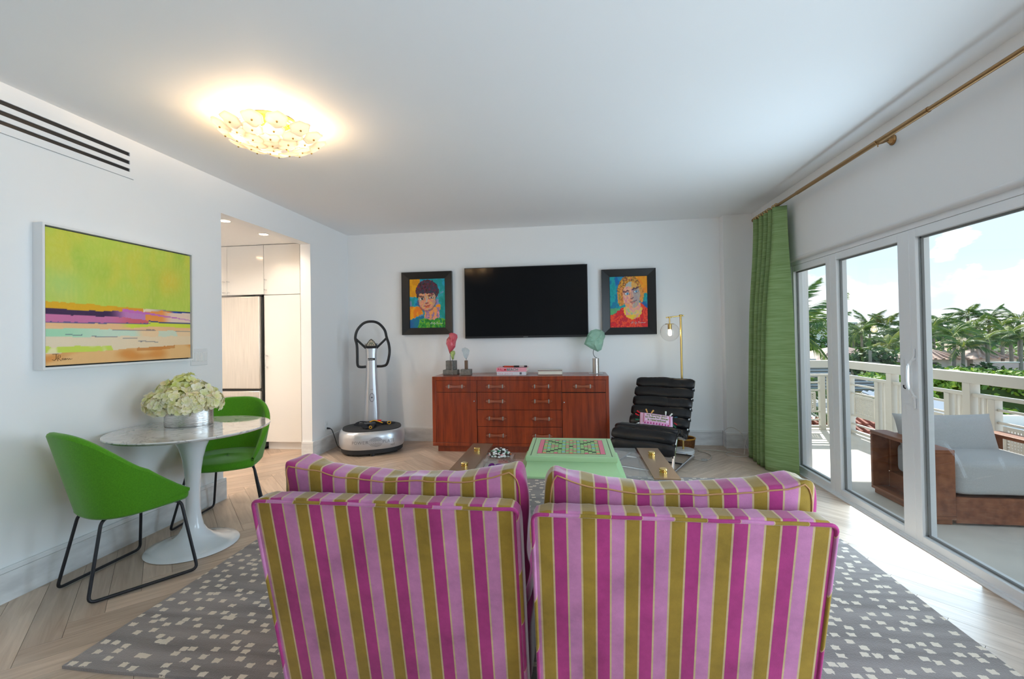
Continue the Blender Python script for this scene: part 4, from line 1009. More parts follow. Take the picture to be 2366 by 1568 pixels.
text_mesh('lisa perry', 0.036, lambda x, y, z: Vector((x - 0.07, -hy - 0.0006, 0.021 + y)), 'spine_title', M('pink_print', srgb(225, 150, 175), 0.6), t, spacing=1.25)
MB().box(hx - 0.075, hx - 0.05, -hy - 0.0008, -hy, 0.008, 0.034).build('spine_mark', print_grey, t)
t, hx2, hy2 = book(-0.91, -0.545, 5.395, 5.66, TZ + 0.0415, 0.047, pinkc, 'pink hardback titled PALM BEACH on top of the white book', 'books on the sideboard')
text_mesh('PALM', 0.044, lambda x, y, z: Vector((x - 0.06, -hy2 - 0.0006, 0.0235 + y)), 'spine_title', M('red_print', srgb(225, 40, 70), 0.6), t, 'RIGHT', offs=0.0008)
text_mesh('BEACH', 0.044, lambda x, y, z: Vector((x - 0.058, -hy2 - 0.0006, 0.0235 + y)), 'spine_title', M('teal_print', srgb(40, 130, 120), 0.6), t, 'LEFT', offs=0.0008)
t, hx3, hy3 = book(-0.412, -0.125, 5.40, 5.64, TZ, 0.052, creamc, 'cream hardback lying alone with its page edges forward', 'books on the sideboard', srgb(225, 200, 160), False)
text_mesh('Janet Joseph', 0.03, lambda x, y, z: Vector((x, y, 0.0526)), 'cover_title', print_grey, t)
MB().box(-hx3, hx3, -hy3 - 0.001, -hy3 + 0.001, 0.047, 0.0525).box(-hx3, hx3, -hy3 - 0.001, -hy3 + 0.001, -0.0, 0.005).build('board_edge', M('maroon_edge', srgb(120, 50, 40), 0.6), t)
pz = TZ + 0.0415 + 0.047
t = thing('marker_pen', 'black marker pen lying on the pink book', 'pen', (-0.63, 5.46, pz + 0.012), 0.06)
MB().cyl((-0.075, 0, 0), (-0.01, 0, 0), 0.011, 14).build('barrel', black_plastic, t, smooth=True); MB().cyl((0.05, 0, 0), (0.085, 0, 0), 0.0105, 14).build('cap', black_plastic, t, smooth=True)
MB().cyl((-0.01, 0, 0), (0.05, 0, 0), 0.0108, 14).build('label_band', M('pen_band', srgb(190, 175, 170), 0.5), t, smooth=True)
t = thing('marker_pen', 'red pen lying behind the black marker on the pink book', 'pen', (-0.76, 5.49, pz + 0.010), -0.08)
MB().cyl((-0.07, 0, 0), (0.06, 0, 0), 0.009, 12).build('barrel', M('red_plastic', srgb(205, 70, 40), 0.4), t, smooth=True)
MB().cyl((-0.09, 0, 0), (-0.07, 0, 0), 0.003, 10, 0.008).build('tip', black_plastic, t, smooth=True)

# ================================================================== FLOOR LAMP
t = thing('floor_lamp', 'slim brass floor lamp with clear glass globe behind the lounge chair', 'floor lamp', (1.238, 5.435, 0))
MB().lathe([(0.0, 0), (0.118, 0), (0.12, 0.004), (0.12, 0.036), (0.117, 0.04), (0.0, 0.04)], 40).build('base', M('white_marble_foot', (0.78, 0.78, 0.78), 0.3), t, smooth=35)
MB().cyl((0, 0, 0.04), (0, 0, 1.575), 0.0115, 14).lathe([(0.0, 1.556), (0.017, 1.556), (0.019, 1.562), (0.019, 1.574), (0.014, 1.579), (0.0, 1.58)], 16).build('pole', brass, t, smooth=True)
MB().tube([(0.035, 0, 1.567), (-0.165, -0.01, 1.547)], 0.0075, 10).build('arm', brass, t, smooth=True)
g = Vector((-0.125, -0.01, 1.381))
sh = MB().lathe([(0.0, 0.095), (0.045, 0.095), (0.05, 0.090), (0.05, 0.088), (0.0, 0.088)], 28, g).cyl(g + Vector((0, 0, 0.093)), g + Vector((0, 0, 0.175)), 0.0075, 12).lathe([(0.0, 0.03), (0.02, 0.03), (0.021, 0.035), (0.021, 0.088), (0.0, 0.088)], 20, g).lathe([(0.0, 0.16), (0.017, 0.16), (0.019, 0.166), (0.017, 0.176), (0, 0.178)], 16, g)
sh.build('socket', brass, t, smooth=35)
gp = [(0.107 * math.sin(a), 0.107 * math.cos(a)) for a in [0.42 + (PI - 0.42) * k / 22 for k in range(23)]]
gp[-1] = (0.0, -0.107)
MB().lathe(gp, 40, g).build('globe_shade', Mpane('globe_glass', (0.97, 0.96, 0.95), 0.0, 1.0, 1.4), t, smooth='all')
MB().lathe([(0.0, 0.032), (0.013, 0.03), (0.016, 0.01), (0.021, -0.012), (0.019, -0.032), (0.010, -0.043), (0.0, -0.045)], 20, g).build('bulb', M('warm_bulb', (1, 0.9, 0.7), 0.4, emit=(1.0, 0.82, 0.52), estr=16), t, smooth='all')
d = bpy.data.lights.new('lamp_glow', 'POINT'); d.energy = 3.0; d.color = (1.0, 0.78, 0.5); d.shadow_soft_size = 0.025
o = bpy.data.objects.new('lamp_glow', d); COL.objects.link(o); o.parent = t; o.location = g + Vector((0, 0, -0.012))

# ================================================================== BLACK LEATHER LOUNGE CHAIR
leather = M('black_leather', (0.007, 0.0065, 0.0075), 0.30, spec=0.5, var=0.3, vscale=9, bump=0.45, bscale=16)
CF = Vector((-0.467, -0.884, 0)); CB = Vector((1.058, 5.44, 0))
lc = thing('lounge_chair', 'black channel-tufted leather lounge chair on a chrome cantilever frame', 'chair', CB, math.atan2(CF.x, -CF.y))
# local: front is -y, right (as seen from the room) is +x; profile (s forward, z)
LP = smooth_path([(0, 0.00, 0.845), (0, -0.085, 0.70), (0, -0.175, 0.555), (0, -0.265, 0.41), (0, -0.33, 0.315), (0, -0.41, 0.285), (0, -0.50, 0.315), (0, -0.60, 0.365), (0, -0.695, 0.385), (0, -0.775, 0.345), (0, -0.825, 0.255), (0, -0.835, 0.17)], 12)
Ls = [0.0]
for i in range(1, len(LP)): Ls.append(Ls[-1] + (LP[i] - LP[i - 1]).length)
Ltot = Ls[-1]
def prof_at(s):
    for i in range(len(Ls) - 1):
        if s <= Ls[i + 1] or i == len(Ls) - 2:
            q = (s - Ls[i]) / (Ls[i + 1] - Ls[i]); p = LP[i].lerp(LP[i + 1], q); tn = (LP[i + 1] - LP[i]).normalized(); return p, tn, Vector((0, -tn.z, tn.y)) * (-1)
NCH = 11; HWD = 0.325
frame_mesh_parts = lc
for c in range(NCH):
    s0, s1 = Ltot * c / NCH, Ltot * (c + 1) / NCH
    m = MB(); rnd = random.Random(c)
    ph = rnd.uniform(0, 6)
    def roll(u, v, s0=s0, s1=s1, c=c, ph=ph):
        # u around the roll section, v along the width
        x = -1 + 2 * v; a = 2 * PI * u
        ex = 1 - abs(x) ** 10 * 0.35
        mid = (s0 + s1) / 2; hl = (s1 - s0) / 2 * 1.13
        sag = 0.010 * math.sin(x * 5 + ph) * (1 - x * x)
        p, tn, nr = prof_at(max(0, min(Ltot, mid + hl * math.copysign(abs(math.cos(a)) ** 0.8, math.cos(a)) * ex)))
        if nr.z < 0 and p.z < 5: nr = -nr if (Vector((0, -0.4, 1.2)) - p).dot(nr) < 0 else nr
        th = (0.046 if math.sin(a) > 0 else 0.024) * ex
        wr = 0.004 * nz3(x * 7 + c, u * 3, c) + 0.005 * nz3(x * 16, u * 2 + c, 3) * (1 if math.sin(a) > 0 else 0)
        q = p + nr * (th * math.copysign(abs(math.sin(a)) ** 0.62, math.sin(a)) + wr) + tn * sag * 0.6
        return (x * HWD, q.y, q.z)
    m.grid(roll, 20, 30)
    # close the ends
    for v in (0, 1):
        ring = [roll(k / 20, v) for k in range(20)]; m.add(ring, [tuple(range(20)) if v else tuple(range(20))[::-1]])
    m.build('channel', leather, lc, smooth='all')
# side straps
st = MB()
for c in range(1, NCH):
    p, tn, nr = prof_at(Ltot * c / NCH)
    for sx_ in (-1, 1): st.cbox((sx_ * (HWD - 0.002), p.y + 0.01, p.z - 0.012), (0.012, 0.026, 0.026))
st.build('edge_strap', leather, lc, bevel=0.003)
fm = MB()
for sx_ in (-1, 1):
    P = rpath([(sx_ * 0.31, -0.08, 0.015), (sx_ * 0.31, -0.865, 0.015), (sx_ * 0.31, -0.80, 0.20), (sx_ * 0.31, -0.70, 0.335), (sx_ * 0.31, -0.55, 0.30)], 0.03, 5)
    fm.tube(P, 0.014, 8)
    fm.tube([(sx_ * 0.31, -0.36, 0.255), (sx_ * 0.31, 0.02, 0.83)], 0.012, 8)
    fm.tube([(sx_ * 0.31, -0.55, 0.30), (sx_ * 0.31, -0.42, 0.262), (sx_ * 0.31, -0.36, 0.262)], 0.012, 8)
fm.tube([(-0.31, -0.08, 0.015), (0.31, -0.08, 0.015)], 0.014, 8).tube([(-0.31, -0.47, 0.015), (0.31, -0.47, 0.015)], 0.013, 8).tube([(-0.31, -0.86, 0.016), (0.31, -0.86, 0.016)], 0.012, 8)
fm.build('chrome_frame', chrome, lc, smooth=True)

# needlepoint cushion
cu = thing('lumbar_cushion', 'small pink needlepoint cushion with tassels on the black lounge chair', 'cushion', (0.885, 5.095, 0.418))
cu.rotation_euler = (math.radians(-62), 0, math.atan2(CF.x, -CF.y) + 0.42)
# local: x width, y height of the face (towards the back), z out of the face
# stand the face up: rotate so the face normal looks at the room
cu.rotation_euler = (math.radians(52), math.radians(7), math.atan2(CF.x, -CF.y) + 0.40)
cW, cH = 0.172, 0.082
def cz(x, y):
    a = max(0, 1 - abs(x / cW) ** 3.0) ** 0.5 * max(0, 1 - abs(y / cH) ** 3.0) ** 0.5
    return 0.042 * a
pink_np = M('pink_needlepoint', srgb(240, 196, 222), 0.85, bump=0.4, bscale=700); mag_np = M('magenta_wool', srgb(190, 50, 130), 0.85); olive_np = M('olive_wool', srgb(110, 124, 60), 0.85); tan_np = M('tan_wool', srgb(190, 120, 110), 0.85)
m = MB(); m.grid(lambda u, v: ((2 * u - 1) * cW, (2 * v - 1) * cH, cz((2 * u - 1) * cW, (2 * v - 1) * cH)), 30, 18); m.grid(lambda u, v: ((1 - 2 * u) * cW, (2 * v - 1) * cH, -cz((2 * u - 1) * cW, (2 * v - 1) * cH)), 30, 18)
m.build('cover', pink_np, cu, smooth='all')
on = lambda x, y, e=0.0012: Vector((x, y, cz(x, y) + e))
for k, (tx, yy) in enumerate((('my favorite thing', 0.048), ('to make for dinner', 0.018), ('is reservations!', -0.012))):
    text_mesh(tx, 0.034, lambda x, y, z, yy=yy: on(x * 0.92, yy + y), 'stitched_lettering', olive_np, cu, spacing=1.0, offs=0.0012, res=2)
bm_ = MB()
for a, b in (((-0.128, -0.03), (0.128, -0.03)), ((-0.128, -0.03), (-0.128, 0.066)), ((0.128, -0.03), (0.128, 0.066)), ((0.142, -0.05), (0.142, 0.066)), ((-0.142, -0.05), (-0.142, 0.066))):
    bm_.tube([on(a[0] + (b[0] - a[0]) * q / 10, a[1] + (b[1] - a[1]) * q / 10, 0.0) for q in range(11)], 0.0018, 5)
for k in range(9):
    x0 = -0.12 + k * 0.03
    for (dx, dy) in ((0, 0), (0.006, 0.006), (-0.006, 0.006), (0.006, -0.006), (-0.006, -0.006)):
        c = on(x0 + dx, -0.05 + dy, 0.0); bm_.lathe([(0.0, 0.002), (0.0055, 0.001), (0.0045, -0.001)], 8, c)
bm_.build('stitched_border', mag_np, cu)
bm_ = MB()
for x0 in (-0.135, 0.135): bm_.tube([on(x0, -0.045 + 0.11 * q / 10, 0.0) for q in range(11)], 0.0035, 5)
bm_.build('stitched_band', tan_np, cu)
TC_ = [srgb(200, 30, 40), srgb(210, 160, 90), srgb(20, 90, 110), srgb(225, 225, 215), srgb(30, 100, 70)]
for k, (x, y, a, ci) in enumerate(((-0.178, 0.07, 2.6, 0), (-0.19, 0.04, 2.9, 0), (-0.10, 0.088, 2.0, 1), (-0.06, 0.088, 1.0, 1), (0.10, 0.086, 1.6, 3), (0.14, 0.08, 0.9, 3), (0.182, 0.065, 0.4, 2), (0.19, 0.045, -0.2, 1), (0.185, 0.01, -0.6, 0), (0.18, -0.02, -0.9, 4), (-0.185, -0.01, 3.4, 4), (-0.182, -0.05, 3.8, 3))):
    d = Vector((math.cos(a), math.sin(a), 0.15)); p0 = Vector((x * 0.96, y * 0.96, 0.004))
    MB().tube([p0, p0 + d * 0.012, p0 + d * 0.022, p0 + d * 0.044], [0.003, 0.008, 0.0075, 0.0095], 8).build('tassel', M('tassel_wool_%d' % ci, TC_[ci], 0.9), cu, smooth=True)
# wicker basket behind the chair
bk = thing('storage_basket', 'small brown woven basket on the floor behind the lounge chair', 'basket', (1.30, 5.66, 0))
wk = M('brown_wicker', srgb(110, 66, 28), 0.6, var=0.4, vscale=60, bump=0.6, bscale=90)
MB().lathe([(0.0, 0.0), (0.10, 0.0), (0.115, 0.02), (0.125, 0.11), (0.127, 0.12), (0.118, 0.12), (0.10, 0.02), (0.0, 0.02)], 28).build('body', wk, bk, smooth=True)
MB().tube([(0.124 * math.cos(a), 0.124 * math.sin(a), 0.12) for a in [2 * PI * k / 28 for k in range(28)]], 0.008, 6, closed=True).build('rim', M('gold_wicker', srgb(190, 140, 50), 0.5), bk, smooth=True)
# cords on the floor
cordm = M('clear_cord', srgb(190, 180, 165), 0.35)
lcd = thing('lamp_cord', 'pale lamp cord with clear dimmer switch on the oak floor', 'cord', (1.4, 5.2, 0))
P = smooth_path([(1.24, 5.33, 0.006), (1.25, 5.22, 0.006), (1.282, 5.128, 0.006), (1.37, 5.085, 0.008), (1.456, 5.17, 0.006), (1.50, 5.30, 0.006), (1.48, 5.42, 0.006), (1.42, 5.51, 0.006), (1.47, 5.555, 0.006), (1.645, 5.522, 0.006), (1.737, 5.47, 0.006), (1.80, 5.48, 0.006)], 7)
MB().tube([q - Vector((1.4, 5.2, 0)) for q in P], 0.004, 6).build('cable', cordm, lcd, smooth=True)
MB().nbox(0.034, 0.018, 0.012, 3, 5, None, (-0.03, -0.115, 0.013)).build('dimmer', Mpane('clear_plastic', (0.85, 0.88, 0.92), 0.1), lcd, smooth='all')
wc = thing('coiled_cable', 'loosely coiled white cable in the corner by the curtain', 'cord', (1.85, 5.4, 0))
loops = smooth_path([(1.80, 5.48, 0.006), (1.70, 5.42, 0.006), (1.69, 5.32, 0.006), (1.79, 5.27, 0.006), (1.90, 5.31, 0.006), (1.95, 5.45, 0.02), (1.95, 5.56, 0.10), (1.92, 5.60, 0.20), (1.83, 5.62, 0.255), (1.75, 5.62, 0.22), (1.73, 5.60, 0.12), (1.745, 5.57, 0.03), (1.80, 5.50, 0.007), (1.85, 5.36, 0.006), (1.86, 5.33, 0.03), (1.93, 5.50, 0.10), (2.02, 5.62, 0.22), (2.08, 5.64, 0.36)], 7)
MB().tube([q - Vector((1.85, 5.4, 0)) for q in loops], 0.0032, 6).build('cable', M('white_cord', srgb(205, 198, 190), 0.5), wc, smooth=True)
MB().cyl((0.07, -0.09, 0.012), (0.085, -0.05, 0.014), 0.007, 8).build('connector', white_paint, wc, smooth=True)

# ================================================================== COFFEE TABLE AND WHAT STANDS ON IT
GT = 0.42
ct = thing('coffee_table', 'clear coffee table with two bronze slabs bolted across its ends', 'coffee table', (-0.105, 3.50, 0))
pl = 0.415
MB().box(-0.60, 0.605, -0.40, 0.40, GT - 0.034, GT - 0.006).build('clear_top', Mpane('table_acrylic', (0.90, 0.92, 0.92), 0.02, 1.0, 1.5), ct)
bronze = M('bronze_slab', srgb(158, 128, 96), 0.28, metal=0.75, coat=0.2); slab_edge = M('slab_edge', srgb(70, 60, 50), 0.4, metal=0.5)
for (x0, x1, y0, y1) in ((-0.775, -0.600, -0.36, 0.44), (0.615, 0.785, -0.44, 0.37)):
    s_ = MB().box(x0, x1, y0, y1, GT - 0.005, GT + 0.004).build('bronze_slab', bronze, ct, bevel=0.0015)
    MB().box(x0 + 0.003, x1 - 0.003, y0 + 0.003, y1 - 0.003, GT - 0.036, GT - 0.006).build('slab_core', acrylic, s_)
    cx = (x0 + x1) / 2
    for y in ((-0.255, 0.19) if x0 < 0 else (-0.30, 0.148)):
        MB().lathe([(0.0, 0.0), (0.026, 0.0), (0.026, 0.007), (0.021, 0.009), (0.021, 0.014), (0.027, 0.016), (0.027, 0.024), (0.024, 0.027), (0.0, 0.027)], 24, (cx, y, GT + 0.004)).build('bolt', M('polished_brass', (0.80, 0.58, 0.20), 0.15, metal=1), s_, smooth=35)
    for y in (y0 + 0.06, y1 - 0.06):
        MB().box(cx - 0.075, cx + 0.075, y - 0.02, y + 0.02, 0.016, GT - 0.036).build('leg', acrylic, ct)
# word game on a moulded green plinth
gb = thing('word_game_board', 'mint green wooden word game board with coloured squares on the coffee table', 'board game', (-0.022, 3.335, GT))
mint = M('mint_lacquer', srgb(164, 202, 148), 0.35, coat=0.25)
BT = 0.135; bw, bd0 = 0.292, 0.268
def sqr(hx, hy, z): return [(-hx, -hy, z), (hx, -hy, z), (hx, hy, z), (-hx, hy, z)]
prof = [(0.062, 0.0), (0.062, 0.012), (0.055, 0.016), (0.034, 0.026), (0.018, 0.044), (0.008, 0.066), (0.004, 0.085), (0.004, 0.098), (0.010, 0.101), (0.010, 0.128), (0.006, BT)]
m = MB(); vs = []
for (o_, z) in prof: vs += sqr(bw + o_, bd0 + o_, z)
m.add(vs, [(r * 4 + k, r * 4 + (k + 1) % 4, r * 4 + 4 + (k + 1) % 4, r * 4 + 4 + k) for r in range(len(prof) - 1) for k in range(4)] + [tuple((len(prof) - 1) * 4 + k for k in range(4)), (3, 2, 1, 0)])
m.build('plinth', mint, gb, smooth=30)
G = 15; cs = 0.0262; gx = G * cs / 2; gy = G * cs / 2
pinkl = M('pink_lacquer', srgb(222, 120, 140), 0.4); ink = M('dark_ink', srgb(62, 80, 58), 0.5)
MB().box(-gx - 0.034, -gx - 0.003, -gy - 0.004, gy + 0.004, BT, BT + 0.0015).box(gx + 0.003, gx + 0.034, -gy - 0.004, gy + 0.004, BT, BT + 0.0015).box(-gx - 0.034, gx + 0.034, -gy - 0.010, -gy - 0.002, BT, BT + 0.0012).box(-gx - 0.034, gx + 0.034, gy + 0.002, gy + 0.010, BT, BT + 0.0012).build('side_band', pinkl, gb)
MB().box(-gx - 0.003, gx + 0.003, -gy - 0.003, gy + 0.003, BT, BT + 0.0004).box(-gx - 0.036, -gx - 0.034, -gy - 0.012, gy + 0.012, BT, BT + 0.0012).box(gx + 0.034, gx + 0.036, -gy - 0.012, gy + 0.012, BT, BT + 0.0012).box(-gx - 0.036, gx + 0.036, gy + 0.010, gy + 0.012, BT, BT + 0.0012).box(-gx - 0.036, gx + 0.036, -gy - 0.012, -gy - 0.010, BT, BT + 0.0012).build('grid_line', ink, gb)
rl = MB()
for sx_ in (-1, 1): rl.box(sx_ * (bw - 0.022) - 0.0022, sx_ * (bw - 0.022) + 0.0022, -bd0 + 0.01, bd0 - 0.01, BT - 0.001, BT + 0.0006)
rl.build('tile_groove', ink, gb)
def cell_kind(i, j):
    a, b = sorted((min(i, 14 - i), min(j, 14 - j)))
    if (a, b) in ((0, 0), (0, 7)): return 1
    if a == b and 1 <= a <= 4: return 2
    if (a, b) == (7, 7): return 2
    if (a, b) in ((1, 5), (5, 5)): return 3
    if (a, b) in ((0, 3), (2, 6), (6, 6), (3, 7)): return 4
    return 0
cellm = [M('cell_green', srgb(150, 190, 125), 0.5), M('cell_orange', srgb(222, 150, 100), 0.5), M('cell_black', (0.03, 0.03, 0.035), 0.5), M('cell_blue', srgb(120, 180, 205), 0.5), M('cell_pink', srgb(215, 110, 130), 0.5)]
m = MB()
for i in range(G):
    for j in range(G):
        m.cur = cell_kind(i, j); m.box(-gx + i * cs + 0.0013, -gx + (i + 1) * cs - 0.0013, -gy + j * cs + 0.0013, -gy + (j + 1) * cs - 0.0013, BT, BT + 0.0018)
tag(m.build('cell', cellm, gb), kind='stuff')
# clear block with candies, and a violet clip next to it
cb_ = thing('acrylic_tray', 'thick clear acrylic tray holding wrapped candies', 'tray', (-0.55, 3.345, GT))
MB().box(-0.105, 0.105, -0.11, 0.11, -0.004, 0.045).build('block', acrylic, cb_, bevel=0.004)
MB().lathe([(0.0, 0.047), (0.05, 0.047), (0.085, 0.056), (0.092, 0.068), (0.088, 0.068), (0.05, 0.052), (0.0, 0.051)], 28).build('dish', acrylic, cb_, smooth=True)
cd = MB(); cc_ = [M('candy_white', srgb(235, 232, 228), 0.4), M('candy_brown', srgb(60, 40, 34), 0.4), M('candy_orange', srgb(230, 130, 60), 0.4), M('candy_green', srgb(40, 120, 80), 0.4), M('candy_pink', srgb(235, 170, 170), 0.4)]
for k in range(150):
    rr = 0.080 * math.sqrt((k + 0.5) / 150); an = k * 2.39996; h = 0.060 + 0.045 * (1 - (rr / 0.085) ** 2) + random.uniform(-0.006, 0.006)
    cd.cur = random.choice([0, 0, 0, 0, 1, 1, 1, 1] if k % 9 else [2, 3, 4])
    c = Vector((rr * math.cos(an), rr * math.sin(an), h)); cd.nbox(0.011, 0.0085, 0.007, 2.4, 2, None, c)
candies = tag(cd.build('wrapped_candy', cc_, smooth='all'), 'heap of small wrapped candies in black white and orange', 'candy', kind='stuff'); candies.location = cb_.location
vc = MB(); vc.tube(smooth_path([(-0.05, 0, 0.012), (-0.05, 0, 0.03), (-0.03, 0, 0.034), (-0.02, 0, 0.02), (0.0, 0, 0.03), (0.03, 0, 0.03), (0.045, 0, 0.024), (0.04, 0, 0.012)], 5, True), 0.0085, 8, closed=True)
vo = vc.build('hair_clip', Mpane('violet_acrylic', srgb(205, 120, 225), 0.05, 1.0), smooth=True); vo.location = (-0.545, 3.205, GT - 0.003); tag(vo, 'translucent violet plastic clip beside the candy tray', 'clip')

# ================================================================== RUG
rugm = bpy.data.materials.new('spotted_rug'); rugm.use_nodes = True
def _rug():
    n = rugm.node_tree.nodes; l = rugm.node_tree.links; b = n['Principled BSDF']
    t_ = n.new('ShaderNodeTexCoord')
    # wavy coordinates so the woven spots get frayed outlines
    zz = n.new('ShaderNodeTexNoise'); zz.inputs['Scale'].default_value = 70; l.new(t_.outputs['Object'], zz.inputs['Vector'])
    sub = n.new('ShaderNodeVectorMath'); sub.operation = 'SUBTRACT'; sub.inputs[1].default_value = (0.5, 0.5, 0.5); l.new(zz.outputs['Color'], sub.inputs[0])
    scl = n.new('ShaderNodeVectorMath'); scl.operation = 'SCALE'; scl.inputs['Scale'].default_value = 0.016; l.new(sub.outputs[0], scl.inputs[0])
    ad = n.new('ShaderNodeVectorMath'); ad.operation = 'ADD'; l.new(t_.outputs['Object'], ad.inputs[0]); l.new(scl.outputs[0], ad.inputs[1])
    fl = n.new('ShaderNodeMapping'); fl.inputs['Scale'].default_value = (1, 1.25, 0); l.new(ad.outputs[0], fl.inputs[0])
    vo_ = n.new('ShaderNodeTexVoronoi'); vo_.distance = 'CHEBYCHEV'; vo_.voronoi_dimensions = '2D'; vo_.inputs['Scale'].default_value = 12.5; vo_.inputs['Randomness'].default_value = 0.8; l.new(fl.outputs[0], vo_.inputs['Vector'])
    lt = n.new('ShaderNodeMath'); lt.operation = 'LESS_THAN'; lt.inputs[1].default_value = 0.205; l.new(vo_.outputs['Distance'], lt.inputs[0])
    st = n.new('ShaderNodeMapping'); st.inputs['Scale'].default_value = (1.2, 14, 1); l.new(t_.outputs['Object'], st.inputs[0])
    z1 = n.new('ShaderNodeTexNoise'); z1.inputs['Scale'].default_value = 1.0; z1.inputs['Detail'].default_value = 5; l.new(st.outputs[0], z1.inputs['Vector'])
    r = n.new('ShaderNodeValToRGB'); l.new(z1.outputs['Fac'], r.inputs[0]); e = r.color_ramp.elements
    e[0].position = 0.32; e[0].color = (*srgb(112, 101, 95), 1); e[1].position = 0.68; e[1].color = (*srgb(146, 134, 128), 1)
    mx = n.new('ShaderNodeMix'); mx.data_type = 'RGBA'; l.new(lt.outputs[0], mx.inputs['Factor']); l.new(r.outputs[0], mx.inputs[6]); mx.inputs[7].default_value = (*srgb(222, 206, 186), 1)
    l.new(mx.outputs[2], b.inputs['Base Color']); b.inputs['Roughness'].default_value = 0.9; b.inputs['Specular IOR Level'].default_value = 0.2; b.inputs['Sheen Weight'].default_value = 0.4
    z2 = n.new('ShaderNodeTexNoise'); z2.inputs['Scale'].default_value = 260; l.new(t_.outputs['Object'], z2.inputs['Vector'])
    bp = n.new('ShaderNodeBump'); bp.inputs['Strength'].default_value = 0.6; bp.inputs['Distance'].default_value = 0.006; l.new(z2.outputs['Fac'], bp.inputs['Height']); l.new(bp.outputs[0], b.inputs['Normal'])
_rug()
RX0, RX1, RY0, RY1 = -2.14, 1.705, 1.655, 4.46
def rugp(x, y):
    return 0.013 + 0.0012 * nz3(x * 3, y * 3, 1)
m = MB(); m.grid(lambda u, v: (RX0 + (RX1 - RX0) * u + 0.006 * nz3(v * 6, u, 4), RY0 + (RY1 - RY0) * v + 0.006 * nz3(u * 8, v, 9), rugp(RX0 + (RX1 - RX0) * u, RY0 + (RY1 - RY0) * v)), 60, 45)
top_o = m.v[:]
nu, nv = 60, 45
edge = [i for i in range(nu + 1)] + [(j + 1) * (nu + 1) - 1 for j in range(1, nv + 1)] + [nv * (nu + 1) + i for i in range(nu - 1, -1, -1)] + [j * (nu + 1) for j in range(nv - 1, 0, -1)]
base = len(m.v); m.v += [(m.v[i][0], m.v[i][1], 0.0005) for i in edge]
N = len(edge); m.f += [(edge[k], base + k, base + (k + 1) % N, edge[(k + 1) % N]) for k in range(N)]; m.mi += [0] * N
tag(m.build('area_rug', rugm, smooth=50), 'grey brown rug with scattered cream squares under the striped chairs', 'rug')

# ================================================================== STRIPED SLIPPER CHAIRS
GRN, MAG, LIL, BEI = srgb(148, 119, 46), srgb(164, 57, 116), srgb(186, 120, 160), srgb(188, 162, 124)
def stripe_mat(name, pitch, axis, phase, rough=0.6, edge=True):
    m = bpy.data.materials.new(name); m.use_nodes = True
    n = m.node_tree.nodes; l = m.node_tree.links; b = n['Principled BSDF']
    t_ = n.new('ShaderNodeTexCoord'); dot = n.new('ShaderNodeVectorMath'); dot.operation = 'DOT_PRODUCT'; dot.inputs[1].default_value = axis; l.new(t_.outputs['Object'], dot.inputs[0])
    a = n.new('ShaderNodeMath'); a.operation = 'ADD'; a.inputs[1].default_value = phase; l.new(dot.outputs['Value'], a.inputs[0])
    d = n.new('ShaderNodeMath'); d.operation = 'DIVIDE'; d.inputs[1].default_value = pitch * 3; l.new(a.outputs[0], d.inputs[0])
    f = n.new('ShaderNodeMath'); f.operation = 'FRACT'; l.new(d.outputs[0], f.inputs[0])
    r = n.new('ShaderNodeValToRGB'); r.color_ramp.interpolation = 'CONSTANT'; l.new(f.outputs[0], r.inputs[0]); e = r.color_ramp.elements
    w = 0.022 if edge else 0.004
    stops = [(0.0, BEI), (w, GRN), (1 / 3 - w, BEI), (1 / 3 + w, MAG), (2 / 3 - w, BEI), (2 / 3 + w, LIL), (1 - w, BEI)]
    e[0].position = 0; e[0].color = (*BEI, 1); e[1].position = stops[1][0]; e[1].color = (*stops[1][1], 1)
    for p_, c_ in stops[2:]: k = e.new(p_); k.color = (*c_, 1)
    z = n.new('ShaderNodeTexNoise'); z.inputs['Scale'].default_value = 6; z.inputs['Detail'].default_value = 6; z.inputs['Roughness'].default_value = 0.7; l.new(t_.outputs['Object'], z.inputs['Vector'])
    mr = n.new('ShaderNodeMapRange'); l.new(z.outputs['Fac'], mr.inputs[0]); mr.inputs[1].default_value = 0.3; mr.inputs[2].default_value = 0.7; mr.inputs[3].default_value = 0.74; mr.inputs[4].default_value = 1.22
    hs = n.new('ShaderNodeHueSaturation'); l.new(r.outputs[0], hs.inputs['Color']); l.new(mr.outputs[0], hs.inputs['Value'])
    l.new(hs.outputs[0], b.inputs['Base Color']); b.inputs['Roughness'].default_value = rough; b.inputs['Specular IOR Level'].default_value = 0.15
    b.inputs['Sheen Weight'].default_value = 0.9; b.inputs['Sheen Roughness'].default_value = 0.3
    z2 = n.new('ShaderNodeTexNoise'); z2.inputs['Scale'].default_value = 420; l.new(t_.outputs['Object'], z2.inputs['Vector'])
    bp = n.new('ShaderNodeBump'); bp.inputs['Strength'].default_value = 0.12; bp.inputs['Distance'].default_value = 0.003; l.new(z2.outputs['Fac'], bp.inputs['Height']); l.new(bp.outputs[0], b.inputs['Normal'])
    return m
SP = 0.0418
velvet = stripe_mat('striped_velvet', SP, (1, 0, 0), 0.42 - 0.023)
velvet_piping = stripe_mat('striped_piping', 0.088, (1, 0.6, -0.35), 0.31, edge=False)
seam_m = M('seam_cord', srgb(176, 128, 84), 0.7)
dark_leg = M('dark_wood_leg', (0.03, 0.015, 0.008), 0.4)
LEAN = 0.24; BTOP = 0.862; BBOT = 0.10
